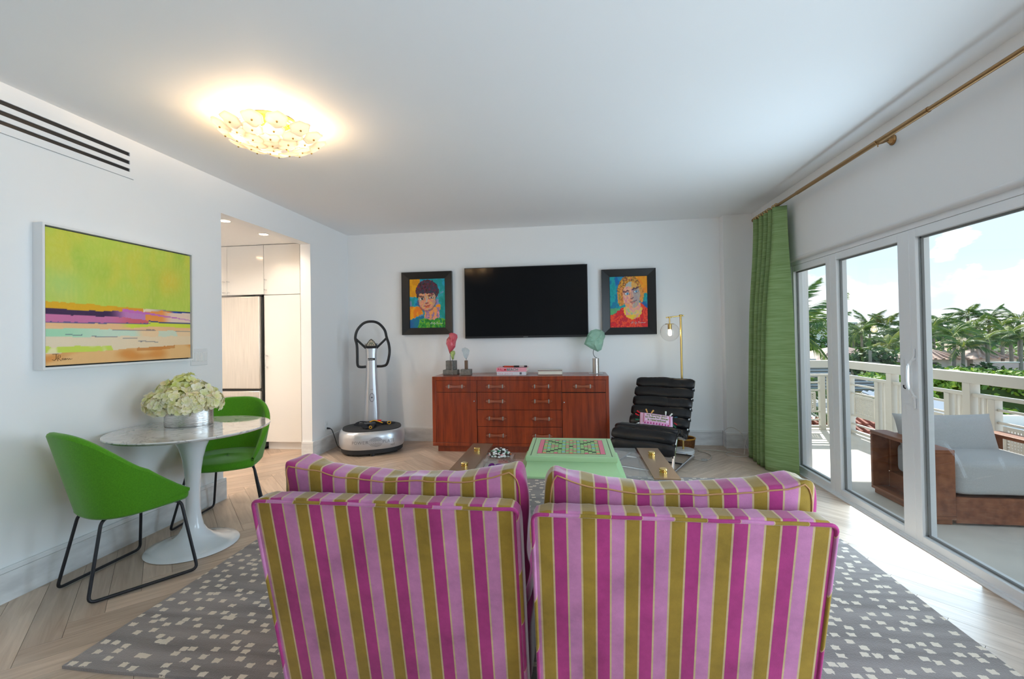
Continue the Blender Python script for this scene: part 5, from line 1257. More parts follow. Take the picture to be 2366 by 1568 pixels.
def slipper_chair(x0, x1, y, label, pil, sag, seed):
    W = 0.42; xs = (x1 - x0) / (2 * W)
    t = thing('slipper_chair', label, 'armchair', ((x0 + x1) / 2, y, 0), 0, 'striped velvet slipper chairs'); t.scale = (xs, 1, 1)
    rnd = random.Random(seed)
    def shear(p): return Vector((p.x, p.y + (BTOP - p.z) * LEAN, p.z))
    # outside back with boxing
    hz = (BTOP - BBOT) / 2; cz_ = (BTOP + BBOT) / 2
    def bdef(p):
        pf = 0.002 * nz3(p.x * 9, p.z * 9, seed) + 0.0016 * math.sin((p.x + W) / SP * 2 * PI) * (1 if p.z > BTOP - 0.02 else 0)
        return shear(Vector((p.x, p.y, p.z + (pf if p.z > BTOP - 0.05 else 0))))
    MB().nbox(W, 0.036, hz, 22, 34, bdef, (0, 0.036, cz_)).build('back', velvet, t, smooth='all')
    # piping along the back edge
    e = 0.006
    ring = rpath([(-W + e, 0.0015, BBOT + 0.02), (-W + e, 0.0015, BTOP - 0.012), (W - e, 0.0015, BTOP - 0.012), (W - e, 0.0015, BBOT + 0.02)], 0.022, 6)
    fine = []
    for a, b in zip(ring[:-1], ring[1:]):
        k = max(1, int((b - a).length / 0.02))
        fine += [a.lerp(b, i / k) for i in range(k)]
    fine.append(ring[-1])
    fine = [shear(p + Vector((0, 0, 0.0018 * nz3(p.x * 14, p.z * 14, seed + 3)))) for p in fine]
    MB().tube(fine, 0.0058, 8).build('piping', velvet_piping, t, smooth='all')
    # seat
    MB().nbox(W, 0.34, 0.125, 14, 16, None, (0, 0.56, 0.245)).build('seat_base', velvet, t, smooth='all')
    MB().nbox(W - 0.004, 0.33, 0.062, 7, 20, lambda p: Vector((p.x, p.y, p.z + 0.012 * (1 - (p.x / W) ** 2))), (0, 0.585, 0.425)).build('seat_cushion', velvet, t, smooth='all')
    for lx in (-W + 0.05, W - 0.05):
        for ly in (0.26, 0.84): MB().cyl((lx, ly, 0.016), (lx, ly, 0.125), 0.016, 10, 0.024).build('leg', dark_leg, t, smooth=True)
    # loose back pillow
    p0, p1, ztl, ztr = pil; hw = (p1 - p0) / 2 / xs; pc = ((p0 + p1) / 2 - (x0 + x1) / 2) / xs
    PT, PB_ = 0.955, 0.47
    def pdef(p):
        q = (p.x - pc) / hw; v = (p.z - PB_) / (PT - PB_)
        top = sm(0.35, 1.0, v)
        zt = sag * (1 - abs(q) ** 2.2) * top
        tilt = (ztl * (1 - q) / 2 + ztr * (1 + q) / 2) * top
        ear = 0.012 * sm(0.78, 0.98, abs(q)) * top
        puff = 1 + 0.5 * (1 - q * q) * (1 - (2 * v - 1) ** 2)
        wrk = 0.011 * nz3(p.x * 7, p.y * 9, seed + 9 + p.z * 5) + (0.006 + 0.012 * sm(0.75, 1.0, abs(q))) * nz3(p.x * 19, p.y * 12, seed + p.z * 11)
        yc = 0.15
        edge_in = 1 - 0.05 * (abs(2 * v - 1) ** 2)
        return shear(Vector((pc + (p.x - pc) * edge_in + wrk * 0.6, yc + (p.y - yc) * puff + wrk * 0.4, p.z - zt + tilt + ear + wrk * 0.8)))
    hzp = (PT - PB_) / 2; czp = (PT + PB_) / 2
    pb = MB().nbox(hw, 0.056, hzp, 12, 36, pdef, (pc, 0.15, czp)).build('back_pillow', velvet, t, smooth='all')
    def onp(x, y, z, n=12):
        d = (abs(x) ** n + abs(y) ** n + abs(z) ** n) ** (1 / n) * 0.992
        return pdef(Vector((x / d * hw + pc, y / d * 0.056 + 0.15, z / d * hzp + czp)))
    sm_ = MB()
    for sy in (-1, 1):
        path = [onp(-1, sy, -1 + 2 * k / 20) for k in range(20)] + [onp(-1 + 2 * k / 40, sy, 1) for k in range(40)] + [onp(1, sy, 1 - 2 * k / 20) for k in range(20)]
        sm_.tube(path, 0.0024, 6)
    sm_.build('seam_cord', seam_m, pb, smooth='all')
    return t
slipper_chair(-1.026, -0.162, 1.330, 'left pink and gold striped velvet slipper chair seen from behind', (-0.985, -0.150, 0.014, 0.004), 0.058, 3)
slipper_chair(-0.128, 0.690, 1.300, 'right pink and gold striped velvet slipper chair nearer the glass doors', (-0.100, 0.690, 0.004, -0.002), 0.058, 17)

# ================================================================== CURTAIN AND ROD
rod = thing('curtain_rod', 'long antique brass curtain rod above the glass doors', 'curtain rod', (2.0, 0, 2.592))
for ya, yb in ((5.30, 4.32), (2.83, -1.3)): MB().cyl((0, ya, 0), (0, yb, 0), 0.0135, 16).build('rod_end', antique_brass, rod, smooth=True)
MB().cyl((0, 4.33, 0), (0, 2.82, 0), 0.0165, 16).build('rod_sleeve', antique_brass, rod, smooth=True)
MB().lathe([(0, 0.0), (0.017, 0.0), (0.021, 0.012), (0.021, 0.028), (0.012, 0.04), (0, 0.042)], 18, mat=Matrix.Translation((0, 5.28, 0)) @ Matrix.Rotation(-PI / 2, 4, 'X')).build('finial', antique_brass, rod, smooth=True)
for y in (3.25, 5.2, 0.4):
    b_ = MB().lathe([(0, 0), (0.034, 0), (0.034, 0.006), (0.024, 0.012), (0.022, 0.02), (0.012, 0.034), (0.009, 0.05), (0, 0.05)], 22, mat=Matrix.Translation((0.1295, y + 0.06, 0.028)) @ Matrix.Rotation(-PI / 2, 4, 'Y'))
    b_.tube([(0.09, y + 0.05, 0.024), (0.04, y + 0.02, 0.0), (0.006, y, -0.012)], 0.0075, 8)
    b_.tube([(0.0165 * math.cos(a) * 1.1, y, 0.0165 * math.sin(a) * 1.1) for a in [PI * 0.9 + PI * 1.2 * k / 12 for k in range(13)]], 0.004, 6).cyl((0.0, y, -0.018), (0, y, -0.034), 0.0035, 8)
    b_.build('bracket', antique_brass, rod, smooth=35)
curtain_m = Mtransl('green_linen', srgb(140, 184, 116), 0.38, 0.85)
def _linen():
    n = curtain_m.node_tree.nodes; l = curtain_m.node_tree.links
    t_ = n.new('ShaderNodeTexCoord'); mp_ = n.new('ShaderNodeMapping'); mp_.inputs['Scale'].default_value = (5, 5, 130); l.new(t_.outputs['Object'], mp_.inputs[0])
    z = n.new('ShaderNodeTexNoise'); z.inputs['Scale'].default_value = 1; z.inputs['Detail'].default_value = 4; l.new(mp_.outputs[0], z.inputs['Vector'])
    r = n.new('ShaderNodeValToRGB'); l.new(z.outputs['Fac'], r.inputs[0]); r.color_ramp.elements[0].position = 0.3; r.color_ramp.elements[0].color = (*srgb(144, 172, 112), 1); r.color_ramp.elements[1].position = 0.7; r.color_ramp.elements[1].color = (*srgb(178, 204, 148), 1)
    for nd in n:
        if nd.type == 'BSDF_PRINCIPLED': l.new(r.outputs[0], nd.inputs['Base Color']); nd.inputs['Specular IOR Level'].default_value = 0.1
        if nd.type == 'BSDF_TRANSLUCENT': l.new(r.outputs[0], nd.inputs[0])
_linen()
cur = thing('curtain', 'green pleated linen curtain drawn beside the glass doors', 'curtain', (0, 0, 0))
# plan of the hem and of the heading: a broad leading fold, then tight pleats
bot = [(2.085, 4.585), (2.03, 4.63), (1.93, 4.70), (1.872, 4.765), (1.868, 4.80), (1.91, 4.83), (2.0, 4.835), (2.03, 4.85), (2.0, 4.875), (1.90, 4.88), (1.865, 4.90), (1.90, 4.925), (2.0, 4.93), (2.03, 4.95), (1.99, 4.97), (1.90, 4.975), (1.868, 4.995), (1.90, 5.02), (2.0, 5.025), (2.03, 5.05), (1.99, 5.07), (1.90, 5.075), (1.87, 5.10), (1.91, 5.125), (2.02, 5.14), (2.05, 5.17), (1.97, 5.20), (1.885, 5.21), (1.885, 5.24), (2.0, 5.25), (2.06, 5.27)]
topp = [(2.06, 4.655), (2.035, 4.665), (2.0, 4.68), (1.965, 4.70), (1.96, 4.73), (1.98, 4.75), (2.02, 4.755), (2.03, 4.775), (2.02, 4.80), (1.98, 4.805), (1.962, 4.83), (1.98, 4.855), (2.02, 4.86), (2.03, 4.885), (2.02, 4.91), (1.98, 4.915), (1.962, 4.94), (1.98, 4.965), (2.02, 4.97), (2.03, 5.0), (2.02, 5.02), (1.98, 5.03), (1.962, 5.055), (1.98, 5.08), (2.02, 5.09), (2.03, 5.12), (2.01, 5.15), (1.97, 5.17), (1.965, 5.22), (2.0, 5.26), (2.04, 5.30)]
B_ = smooth_path([(a, b, 0) for a, b in bot], 5); T_ = smooth_path([(a, b, 0) for a, b in topp], 5)
NN = len(B_) - 1
def curt(u, v):
    i = u * NN; k = min(NN - 1, int(i)); q = i - k
    b = B_[k].lerp(B_[k + 1], q); t2 = T_[k].lerp(T_[k + 1], q)
    w = sm(0.0, 1.0, v) * 0.55 + 0.45 * sm(0.55, 1.0, v); p = b.lerp(t2, w)
    sway = 0.012 * math.sin(v * 5 + u * 9) * (1 - v)
    zt = 2.572
    return (p.x + sway * 0.4, p.y + sway, 0.008 + (zt - 0.008) * v)
co = MB().grid(curt, NN, 40).build('drape', curtain_m, cur, smooth='all')
sl = co.modifiers.new('thickness', 'SOLIDIFY'); sl.thickness = 0.003
for k in range(9):
    y = 4.76 + k * 0.058 + (0.02 if k > 1 else -0.03)
    rg = MB().tube([(2.0 + 0.0235 * math.cos(a), y + 0.004 * math.sin(a), 2.590 + 0.0235 * math.sin(a)) for a in [2 * PI * q / 20 for q in range(20)]], 0.0042, 6, closed=True)
    rg.tube([(2.0, y, 2.567), (2.0, y, 2.556)], 0.003, 6)
    rg.build('ring', brass, cur, smooth=True)

# ================================================================== CEILING LAMP
cl = thing('ceiling_lamp', 'gold flush ceiling lamp of overlapping frosted glass petals', 'ceiling lamp', (-1.885, 2.68, HC))
MB().lathe([(0.0, -0.002), (0.150, -0.002), (0.153, -0.006), (0.153, -0.022), (0.145, -0.026), (0.0, -0.026)], 48).build('canopy', gold, cl, smooth=35)
petal_glass = Mtransl('frosted_petal_glass', (0.97, 0.93, 0.86), 0.62, 0.25)
pm = MB(); rnd = random.Random(4)
def petal_mesh(seed):
    m = MB(); r_ = random.Random(seed); n = 20; rad = []
    for k in range(n):
        a = 2 * PI * k / n; rad.append(0.060 * (1 + 0.07 * math.cos(6 * a + seed) + 0.05 * math.cos(3 * a + seed * 2)))
    vs = []
    for q in (0.12, 0.45, 0.75, 1.0):
        for k in range(n):
            a = 2 * PI * k / n; vs.append((rad[k] * q * math.cos(a), rad[k] * q * math.sin(a), 0.014 * q * q + 0.003 * math.sin(3 * a + seed) * q))
    nb = len(vs); vs += [(x, y, z + 0.004) for x, y, z in vs]
    fs = []
    for r in range(3):
        for k in range(n):
            a, b, c, d = r * n + k, r * n + (k + 1) % n, (r + 1) * n + (k + 1) % n, (r + 1) * n + k
            fs += [(d, c, b, a), (nb + a, nb + b, nb + c, nb + d)]
    for k in range(n): fs.append((3 * n + k, 3 * n + (k + 1) % n, nb + 3 * n + (k + 1) % n, nb + 3 * n + k))
    fs.append(tuple(range(n))); fs.append(tuple(nb + k for k in range(n))[::-1])
    m.add(vs, fs); return m.mesh('petal', petal_glass, 'all')
PM = [petal_mesh(k) for k in range(4)]
knob_me = MB().lathe([(0, -0.008), (0.0045, -0.007), (0.0055, -0.004), (0.0055, 0.004), (0.0, 0.005)], 12).mesh('petal_knob', M('brass_knob', (0.5, 0.33, 0.10), 0.3, metal=1), 'all')
arms = MB()
idx = 0
for (n, R_, z, tilt, ph) in ((13, 0.276, -0.120, 25, 0.1), (10, 0.192, -0.140, 17, 0.35), (6, 0.104, -0.152, 8, 0.0), (1, 0.0, -0.155, 2, 0.4)):
    for k in range(n):
        a = ph + 2 * PI * k / n; jr = rnd.uniform(-0.012, 0.012); jz = rnd.uniform(-0.008, 0.008)
        p = Vector(((R_ + jr) * math.cos(a), (R_ + jr) * math.sin(a), z + jz))
        o = bpy.data.objects.new('petal', PM[idx % 4]); COL.objects.link(o); o.parent = cl; o.location = p
        nrm = Vector((math.cos(a) * math.sin(math.radians(tilt)), math.sin(a) * math.sin(math.radians(tilt)), -math.cos(math.radians(tilt))))
        o.rotation_euler = (-nrm).to_track_quat('Z', 'Y').to_euler()
        kn = bpy.data.objects.new('petal_knob', knob_me); COL.objects.link(kn); kn.parent = o
        arms.tube([Vector((R_ * 0.45 * math.cos(a), R_ * 0.45 * math.sin(a), -0.02)), p + Vector((0, 0, 0.012))], 0.003, 6)
        idx += 1
arms.build('petal_arm', gold, cl, smooth=True)
bulb_m = M('lamp_bulb', (1, 0.9, 0.7), 0.4, emit=(1.0, 0.80, 0.50), estr=22)
for k in range(4):
    a = 0.5 + k * PI / 2; c = Vector((0.11 * math.cos(a), 0.11 * math.sin(a), -0.085))
    MB().nbox(0.016, 0.016, 0.022, 2.2, 4, None, c).build('bulb', bulb_m, cl, smooth='all')
    d = bpy.data.lights.new('bulb_glow', 'POINT'); d.energy = 6.6; d.color = (1.0, 0.68, 0.38); d.shadow_soft_size = 0.045
    o = bpy.data.objects.new('bulb_glow', d); COL.objects.link(o); o.parent = cl; o.location = c + Vector((0.06 * math.cos(a), 0.06 * math.sin(a), 0.0))

# copy of the lamp, added out of view behind the camera as warm fill
cl2 = copy_tree(cl); cl2.location = (1.1, -1.4, HC); tag(cl2, 'added unseen petal ceiling lamp lighting the room from the rear', 'ceiling lamp')
for o in cl2.children:
    if o.type == 'LIGHT': o.data = o.data.copy(); o.data.energy = 8.0; o.data.color = (1.0, 0.80, 0.60)

# ================================================================== BALCONY
slab_m = M('balcony_stone', srgb(222, 217, 208), 0.6, var=0.06, vscale=3, bump=0.05, bscale=40)
rail_m = M('cream_rail_paint', srgb(214, 209, 198), 0.45)
BZ = -0.05
structure(MB().box(XR + 0.16, 3.88, -3.0, 7.2, -0.35, BZ).build('floor_balcony', slab_m))
structure(MB().box(XR + 0.1, 4.45, -3.0, 8.1, 2.90, 3.1).build('ceiling_balcony', white_paint))
structure(MB().box(XR, XR + 0.2, YB + 0.13, 8.1, -0.35, 3.0).build('wall_facade', wall_m))
def perforated(parent, along, a0, a1, fix, z0, z1):
    def bx(m, p0, p1, q0, q1, th=0.008):
        if along == 'y': m.box(fix - th, fix + th, p0, p1, q0, q1)
        else: m.box(p0, p1, fix - th, fix + th, q0, q1)
    f = MB(); w = 0.028
    bx(f, a0, a0 + w, z0, z1, 0.012); bx(f, a1 - w, a1, z0, z1, 0.012); bx(f, a0 + w, a1 - w, z0, z0 + w, 0.012); bx(f, a0 + w, a1 - w, z1 - w, z1, 0.012)
    f = f.build('panel_frame', rail_m, parent)
    m = MB(); n = 13; k = 8
    for i in range(1, n): c = a0 + w + (a1 - a0 - 2 * w) * i / n; bx(m, c - 0.0085, c + 0.0085, z0 + w, z1 - w, 0.003)
    for i in range(1, k): c = z0 + w + (z1 - z0 - 2 * w) * i / k; bx(m, a0 + w, a1 - w, c - 0.0085, c + 0.0085, 0.0028)
    tag(m.build('perforated_sheet', rail_m, f), kind='stuff')
def railing(label, along, fix, a0, a1, posts, ends=()):
    t = thing('balcony_railing', label, 'railing', (fix, a0, BZ) if along == 'y' else (a0, fix, BZ), 0, 'balcony railings')
    t.location = (0, 0, 0)
    def bx(name, p0, p1, z0, z1, th):
        m = MB()
        if along == 'y': m.box(fix - th, fix + th, p0, p1, z0, z1)
        else: m.box(p0, p1, fix - th, fix + th, z0, z1)
        return m.build(name, rail_m, t, bevel=0.003)
    bx('top_rail', a0, a1, 0.842, 0.942, 0.05); bx('mid_rail', a0, a1, 0.715, 0.747, 0.028); bx('bottom_rail', a0, a1, -0.025, 0.008, 0.025)
    shorts = []
    for p in posts:
        bx('post', p - 0.045, p + 0.045, BZ, 0.842, 0.045)
        for s in (-1, 1):
            for o_ in (0.105, 0.165):
                if a0 < p + s * o_ < a1: bx('baluster', p + s * o_ - 0.014, p + s * o_ + 0.014, 0.008, 0.715, 0.014)
            q = p + s * 0.25
            if a0 < q < a1: bx('short_post', q - 0.034, q + 0.034, BZ, 0.715, 0.034); shorts.append(q)
    shorts = sorted(shorts)
    for i in range(len(shorts) - 1):
        b0, b1 = shorts[i] + 0.034, shorts[i + 1] - 0.034
        if b1 - b0 < 0.45: continue
        for z in (0.613, 0.500, 0.195, 0.078): bx('cross_bar', b0, b1, z, z + 0.022, 0.012)
        perforated(t, along, b0 + 0.05, b1 - 0.05, fix, 0.215, 0.487)
    return t
railing('white slatted balcony railing running along the outer edge past the armchair', 'y', 3.80, -2.9, 7.145, [4.935 + 1.085 * k for k in range(-7, 3)])
railing('white slatted balcony railing closing the far end of the balcony', 'x', 7.10, 2.35, 3.755, [3.80, 2.715])

# teak armchair outside
teak = M('teak', srgb(126, 72, 44), 0.5, vcol=srgb(156, 96, 62), vscale=1.2, stretch=(14, 2, 14))
ofab = M('grey_outdoor_fabric', srgb(196, 196, 196), 0.9, spec=0.15, var=0.06, vscale=200, bump=0.15, bscale=600)
oc = thing('outdoor_armchair', 'low teak armchair with grey cushions on the balcony', 'armchair', (3.03, 4.05, BZ))
O_ = Vector((3.03, 4.05, BZ))
def obox(name, x0, x1, y0, y1, z0, z1, mat=teak, bv=0.004):
    return MB().box(x0 - O_.x, x1 - O_.x, y0 - O_.y, y1 - O_.y, z0 - O_.z, z1 - O_.z).build(name, mat, oc, bevel=bv)
for (xa, xb) in ((2.58, 2.712), (3.46, 3.592)):
    obox('arm_top', xa, xb, 3.669, 4.39, 0.462, 0.490)
    obox('arm_front', xa, xb, 3.669, 3.695, 0.012, 0.462)
    obox('arm_back', xa, xb, 4.364, 4.39, 0.012, 0.462)
    obox('arm_bottom', xa, xb, 3.669, 4.39, -0.012, 0.012)
    obox('arm_plinth', xa + 0.015, xb - 0.015, 3.685, 4.37, BZ, -0.012)
obox('seat_front', 2.712, 3.46, 3.672, 3.70, -0.035, 0.15)
obox('seat_box', 2.712, 3.46, 3.70, 4.37, -0.04, 0.14)
obox('backrest', 2.712, 3.46, 4.345, 4.385, 0.14, 0.47)
MB().nbox(0.368, 0.33, 0.122, 9, 18, lambda p: Vector((p.x, p.y, p.z + 0.012 * (1 - (p.x / 0.37) ** 2))), (3.086 - O_.x, 4.00 - O_.y, 0.272 - O_.z)).build('seat_cushion', ofab, oc, smooth='all')
def bcush(u, v, sgn):
    q = 2 * u - 1; w = 2 * v - 1
    k = 1 + 0.07 * abs(q * w) ** 2.5
    th = 0.115 * (max(0, 1 - abs(q) ** 3.2) * max(0, 1 - abs(w) ** 3.2)) ** 0.5
    R = Matrix.Rotation(math.radians(-17), 3, 'X')
    return R @ Vector((q * 0.345 * k, sgn * th, w * 0.195 * k)) + Vector((3.055 - O_.x, 4.215 - O_.y, 0.455 - O_.z))
bcm = MB(); bcm.grid(lambda u, v: bcush(u, v, -1), 30, 20); bcm.grid(lambda u, v: bcush(1 - u, v, 1), 30, 20)
bcm.build('back_cushion', ofab, oc, smooth='all')

# ================================================================== THE VIEW BEYOND
GZ = -7.0
structure(MB().box(-60, 420, 7.4, 600, GZ - 1, GZ).build('ground', M('far_ground', srgb(96, 110, 66), 0.9, var=0.3, vscale=0.15)))
leaf_m = Mattr('tree_leaf', 0.6, transl=0.3)
bark = M('palm_bark', srgb(140, 132, 120), 0.85, var=0.2, vscale=4)
def leaf_cloud(m, c, r, n, size, cols, rnd, flat=1.0):
    for k in range(n):
        d = Vector((rnd.gauss(0, 1), rnd.gauss(0, 1), rnd.gauss(0, 1))).normalized(); q = rnd.random() ** 0.35
        p = Vector((c[0] + d.x * r[0] * q, c[1] + d.y * r[1] * q, c[2] + d.z * r[2] * q))
        nr = (d + Vector((rnd.uniform(-.8, .8), rnd.uniform(-.8, .8), rnd.uniform(-.2, 1.0)))).normalized()
        a = nr.orthogonal().normalized(); a.rotate(Matrix.Rotation(rnd.random() * 6.28, 3, nr)); b = nr.cross(a); s = size * rnd.uniform(0.6, 1.3)
        col = mixc(rnd.choice(cols), rnd.choice(cols), rnd.random())
        m.add([p - a * s, p - b * s * 0.5, p + a * s, p + b * s * 0.5], [(0, 1, 2, 3)], col)
DK = [srgb(52, 80, 34), srgb(70, 100, 40), srgb(84, 112, 52)]; MD = [srgb(92, 128, 48), srgb(116, 150, 58), srgb(76, 110, 46)]; BR = [srgb(140, 172, 58), srgb(168, 190, 72), srgb(112, 150, 50)]
def tree(name, label, x, y, ztop, r, cols, seed, n=900, size=0.34, group='trees beyond the balcony', h=None):
    rnd = random.Random(seed); t = thing(name, label, 'tree', (x, y, GZ), 0, group)
    zt = ztop - GZ; hz = (h or r * 1.6) / 2
    m = MB()
    for k in range(7):
        a = rnd.random() * 6.28; q = rnd.uniform(0.2, 0.7) * r
        rr = r * rnd.uniform(0.45, 0.62)
        leaf_cloud(m, (q * math.cos(a), q * math.sin(a), zt - hz + rnd.uniform(-0.5, 0.45) * hz), (rr, rr, min(rr, hz * 0.7)), n // 7, size, cols, rnd)
    leaf_cloud(m, (0, 0, zt - hz), (r * 0.75, r * 0.75, hz), n // 3, size, cols, rnd)
    m.build('foliage', leaf_m, t)
    MB().tube([(0, 0, 0), (0.1, 0, (zt - hz) * 0.6), (0, 0.1, zt - hz)], [0.22, 0.17, 0.1], 8).build('trunk', bark, t, smooth=True)
    return t
# palms: shared fronds
def frond_mesh(L, droop, seed, cols, wind=0.0):
    rnd = random.Random(seed); m = MB(); pts = []
    N = 14
    for k in range(N + 1):
        q = k / N; pts.append(Vector((L * (q - 0.18 * droop * q * q), wind * L * 0.25 * q * q, L * (0.34 * q * (1 - q * 0.6) - 0.62 * droop * q ** 2.2))))
    c0 = cols[1]
    for k in range(N):
        a, b = pts[k], pts[k + 1]; w = 0.035 * L * (1 - k / N) * 0.5 + 0.006
        m.add([a + Vector((0, -w, 0)), a + Vector((0, w, 0)), b + Vector((0, w, 0)), b + Vector((0, -w, 0))], [(0, 1, 2, 3)], srgb(150, 160, 70))
        for j in range(3):
            q = (k + j / 3) / N
            if q < 0.10: continue
            p = a.lerp(b, j / 3); tn = (b - a).normalized(); ll = L * 0.30 * math.sin(PI * min(1, 0.16 + q * 0.9)) ** 0.7 * rnd.uniform(0.85, 1.1)
            for s in (-1, 1):
                d = Vector((0, s, 0)) + tn * 0.75 + Vector((0, wind * 0.5, -0.45 - 0.3 * rnd.random()))
                d.normalize(); tip = p + d * ll + Vector((0, 0, -0.10 * ll)); mid = p + d * ll * 0.5
                wv = tn * (0.028 * L)
                col = mixc(rnd.choice(cols), rnd.choice(cols), rnd.random())
                m.add([p - wv * 0.5, mid - wv * 0.5, tip, mid + wv * 0.5], [(0, 1, 2, 3)], col)
    return m.mesh('frond', leaf_m)
PC = [srgb(84, 112, 50), srgb(108, 134, 60), srgb(66, 92, 44)]; YC = [srgb(150, 160, 60), srgb(120, 145, 60), srgb(176, 170, 70)]
FR = [frond_mesh(1.0, dr, 40 + k, PC, wd) for k, (dr, wd) in enumerate(((0.3, -0.6), (0.6, -0.4), (0.9, -0.2), (1.2, 0.0), (0.75, 0.4)))]
FY_ = [frond_mesh(1.0, dr, 60 + k, YC, -0.4) for k, dr in enumerate((0.4, 0.8, 1.1))]
def palm(label, x, y, z, L, seed, yellow=False, nf=13, lean=0.3, base=None):
    rnd = random.Random(seed); t = thing('palm_tree', label, 'palm tree', (x, y, GZ), 0, 'palm trees beyond the balcony')
    h = z - GZ; lx = rnd.uniform(-lean, lean)
    MB().tube([(-lx, 0, 0), (-lx * 0.5, 0, h * 0.45), (0, 0, h - 0.1)], [0.20, 0.13, 0.10], 8).build('trunk', bark, t, smooth=True)
    for k in range(nf):
        a = k * 2.399 + rnd.uniform(-0.3, 0.3); tier = k / nf
        me = (FY_ if yellow and k % 3 == 0 else FR)[rnd.randrange(3 if yellow and k % 3 == 0 else 5)]
        o = bpy.data.objects.new('frond', me); COL.objects.link(o); o.parent = t; o.location = (0, 0, h)
        s = L * rnd.uniform(0.85, 1.1); o.scale = (s, s, s)
        o.rotation_euler = Matrix.Rotation(a, 4, 'Z').to_euler() if False else (0, 0, a)
        o.rotation_euler = (Matrix.Rotation(a, 3, 'Z') @ Matrix.Rotation(math.radians(-58 + 75 * tier), 3, 'Y')).to_euler()
    return t
PALMS = [(32.0, 54, 2.0, 2.5, 0), (32.5, 52, 1.93, 2.2, 0), (27.1, 47, 1.23, 2.0, 0), (29.8, 62, 2.59, 2.8, 0), (26.3, 42, 0.1, 1.8, 1), (36.1, 50, 2.03, 2.1, 0), (32.5, 46, 1.54, 2.2, 0), (33.8, 44, 2.56, 1.9, 0), (31.7, 41, 1.43, 1.8, 1), (29.0, 39, 0.81, 2.0, 0), (34.6, 43, 2.1, 1.8, 0), (33.1, 40, 1.55, 1.7, 1), (35.1, 41, 1.95, 2.0, 0), (31.1, 37, 0.84, 1.6, 1), (30.6, 44, 0.82, 1.9, 0), (27.3, 36, 0.08, 1.9, 0), (28.8, 36, 0.54, 1.6, 1), (28.1, 50, 0.79, 2.1, 0), (31.9, 49, 0.95, 2.3, 0), (30.9, 36, 0.67, 1.6, 0)]
ORD = ['first', 'second', 'third', 'fourth', 'fifth', 'sixth', 'seventh', 'eighth', 'ninth', 'tenth', 'eleventh', 'twelfth', 'thirteenth', 'fourteenth', 'fifteenth', 'sixteenth', 'seventeenth', 'eighteenth', 'nineteenth', 'twentieth']
for i, (x, y, z, L, yel) in enumerate(sorted(PALMS, key=lambda p: p[0] / p[1])):
    palm('windblown %spalm above the treetops, %s from the left in the view' % ('yellowing ' if yel else '', ORD[i]), x, y, z, L, 100 + i, bool(yel))
pn = palm('large near palm with hanging fronds at the curtain side of the view', 5.5, 13.2, 1.25, 2.1, 300, False, 16)
pn2 = palm('lower near palm seen behind the far railing', 4.85, 11.5, -0.25, 1.35, 301, False, 12)
# broadleaf belt
far_lab = 'broadleaf tree in the dense green belt behind the palms'
rnd = random.Random(5)
for i in range(15):
    q = i / 14; x = 24 + 38 * q; y = 66 - 6 * math.sin(q * 5)
    tree('broadleaf_tree', far_lab, x, y, 2.1 + rnd.uniform(-0.7, 0.9), 3.9, DK if i % 3 else MD, 500 + i, 1100, 0.42, h=9)
for i in range(12):
    q = i / 11; x = 20 + 24 * q; y = 50 - 2 * (i % 3)
    tree('broadleaf_tree', 'lower broadleaf tree between the roofs and the palms', x, y, 0.35 + rnd.uniform(-0.7, 0.7), 2.9, (DK, MD, MD)[i % 3], 540 + i, 900, 0.32, h=6)
tree('round_tree', 'dark round-crowned tree beside the tan house', 22.2, 37.0, 0.35, 1.75, DK, 580, 1300, 0.24, h=4.0)
tree('shrub', 'bright green shrub at the foot of the dark round tree', 23.7, 36, -1.0, 1.2, BR, 581, 700, 0.2, h=2.6)
tree('shrub', 'dark shrub below the utility pole beyond the middle railing', 24.6, 35, -0.7, 1.4, DK, 582, 700, 0.22, h=3)
for i, (x, y, zt, r) in enumerate([(12.9, 22, -0.75, 0.9), (13.9, 22.5, -0.85, 1.0), (14.9, 22, -0.95, 0.9), (11.6, 18.6, -1.25, 0.8), (12.6, 18.4, -1.3, 0.9), (13.6, 18, -1.4, 0.9)]):
    tree('garden_shrub', 'yellow green garden shrub beside the grey metal roof', x, y, zt, r, BR, 590 + i, 500, 0.16, 'garden shrubs', h=1.8)
hd = thing('hedge', 'long bright green hedge in front of the pink wall', 'hedge', (22.0, 29, GZ))
m = MB(); rn = random.Random(9)
for i in range(26):
    leaf_cloud(m, (-5 + 12 * i / 25, rn.uniform(-0.6, 0.6), 5.2 + rn.uniform(-0.25, 0.3)), (0.9, 0.9, 0.75), 170, 0.19, BR + MD[:1], rn)
m.build('foliage', leaf_m, hd); MB().box(-5.5, 7.5, -0.8, 0.8, 0, 5.0).build('hedge_core', M('hedge_shade', srgb(60, 80, 34), 0.9), hd)  # box is a solid core, shade inside the hedge put into its colour
hd = thing('hedge', 'darker lower hedge below the railing on the right', 'hedge', (14.3, 14.2, GZ))
m = MB()
for i in range(22):
    leaf_cloud(m, (-3 + 9 * i / 21, rn.uniform(-0.5, 0.5), 5.55 + rn.uniform(-0.2, 0.25)), (0.6, 0.8, 0.5), 190, 0.11, MD + BR[:1] + DK, rn)
m.build('foliage', leaf_m, hd); MB().box(-3.3, 6.4, -0.6, 0.6, 0, 5.3).build('hedge_core', M('hedge_shade', srgb(60, 80, 34), 0.9), hd)  # same solid core, dark green as the shaded inside of the hedge

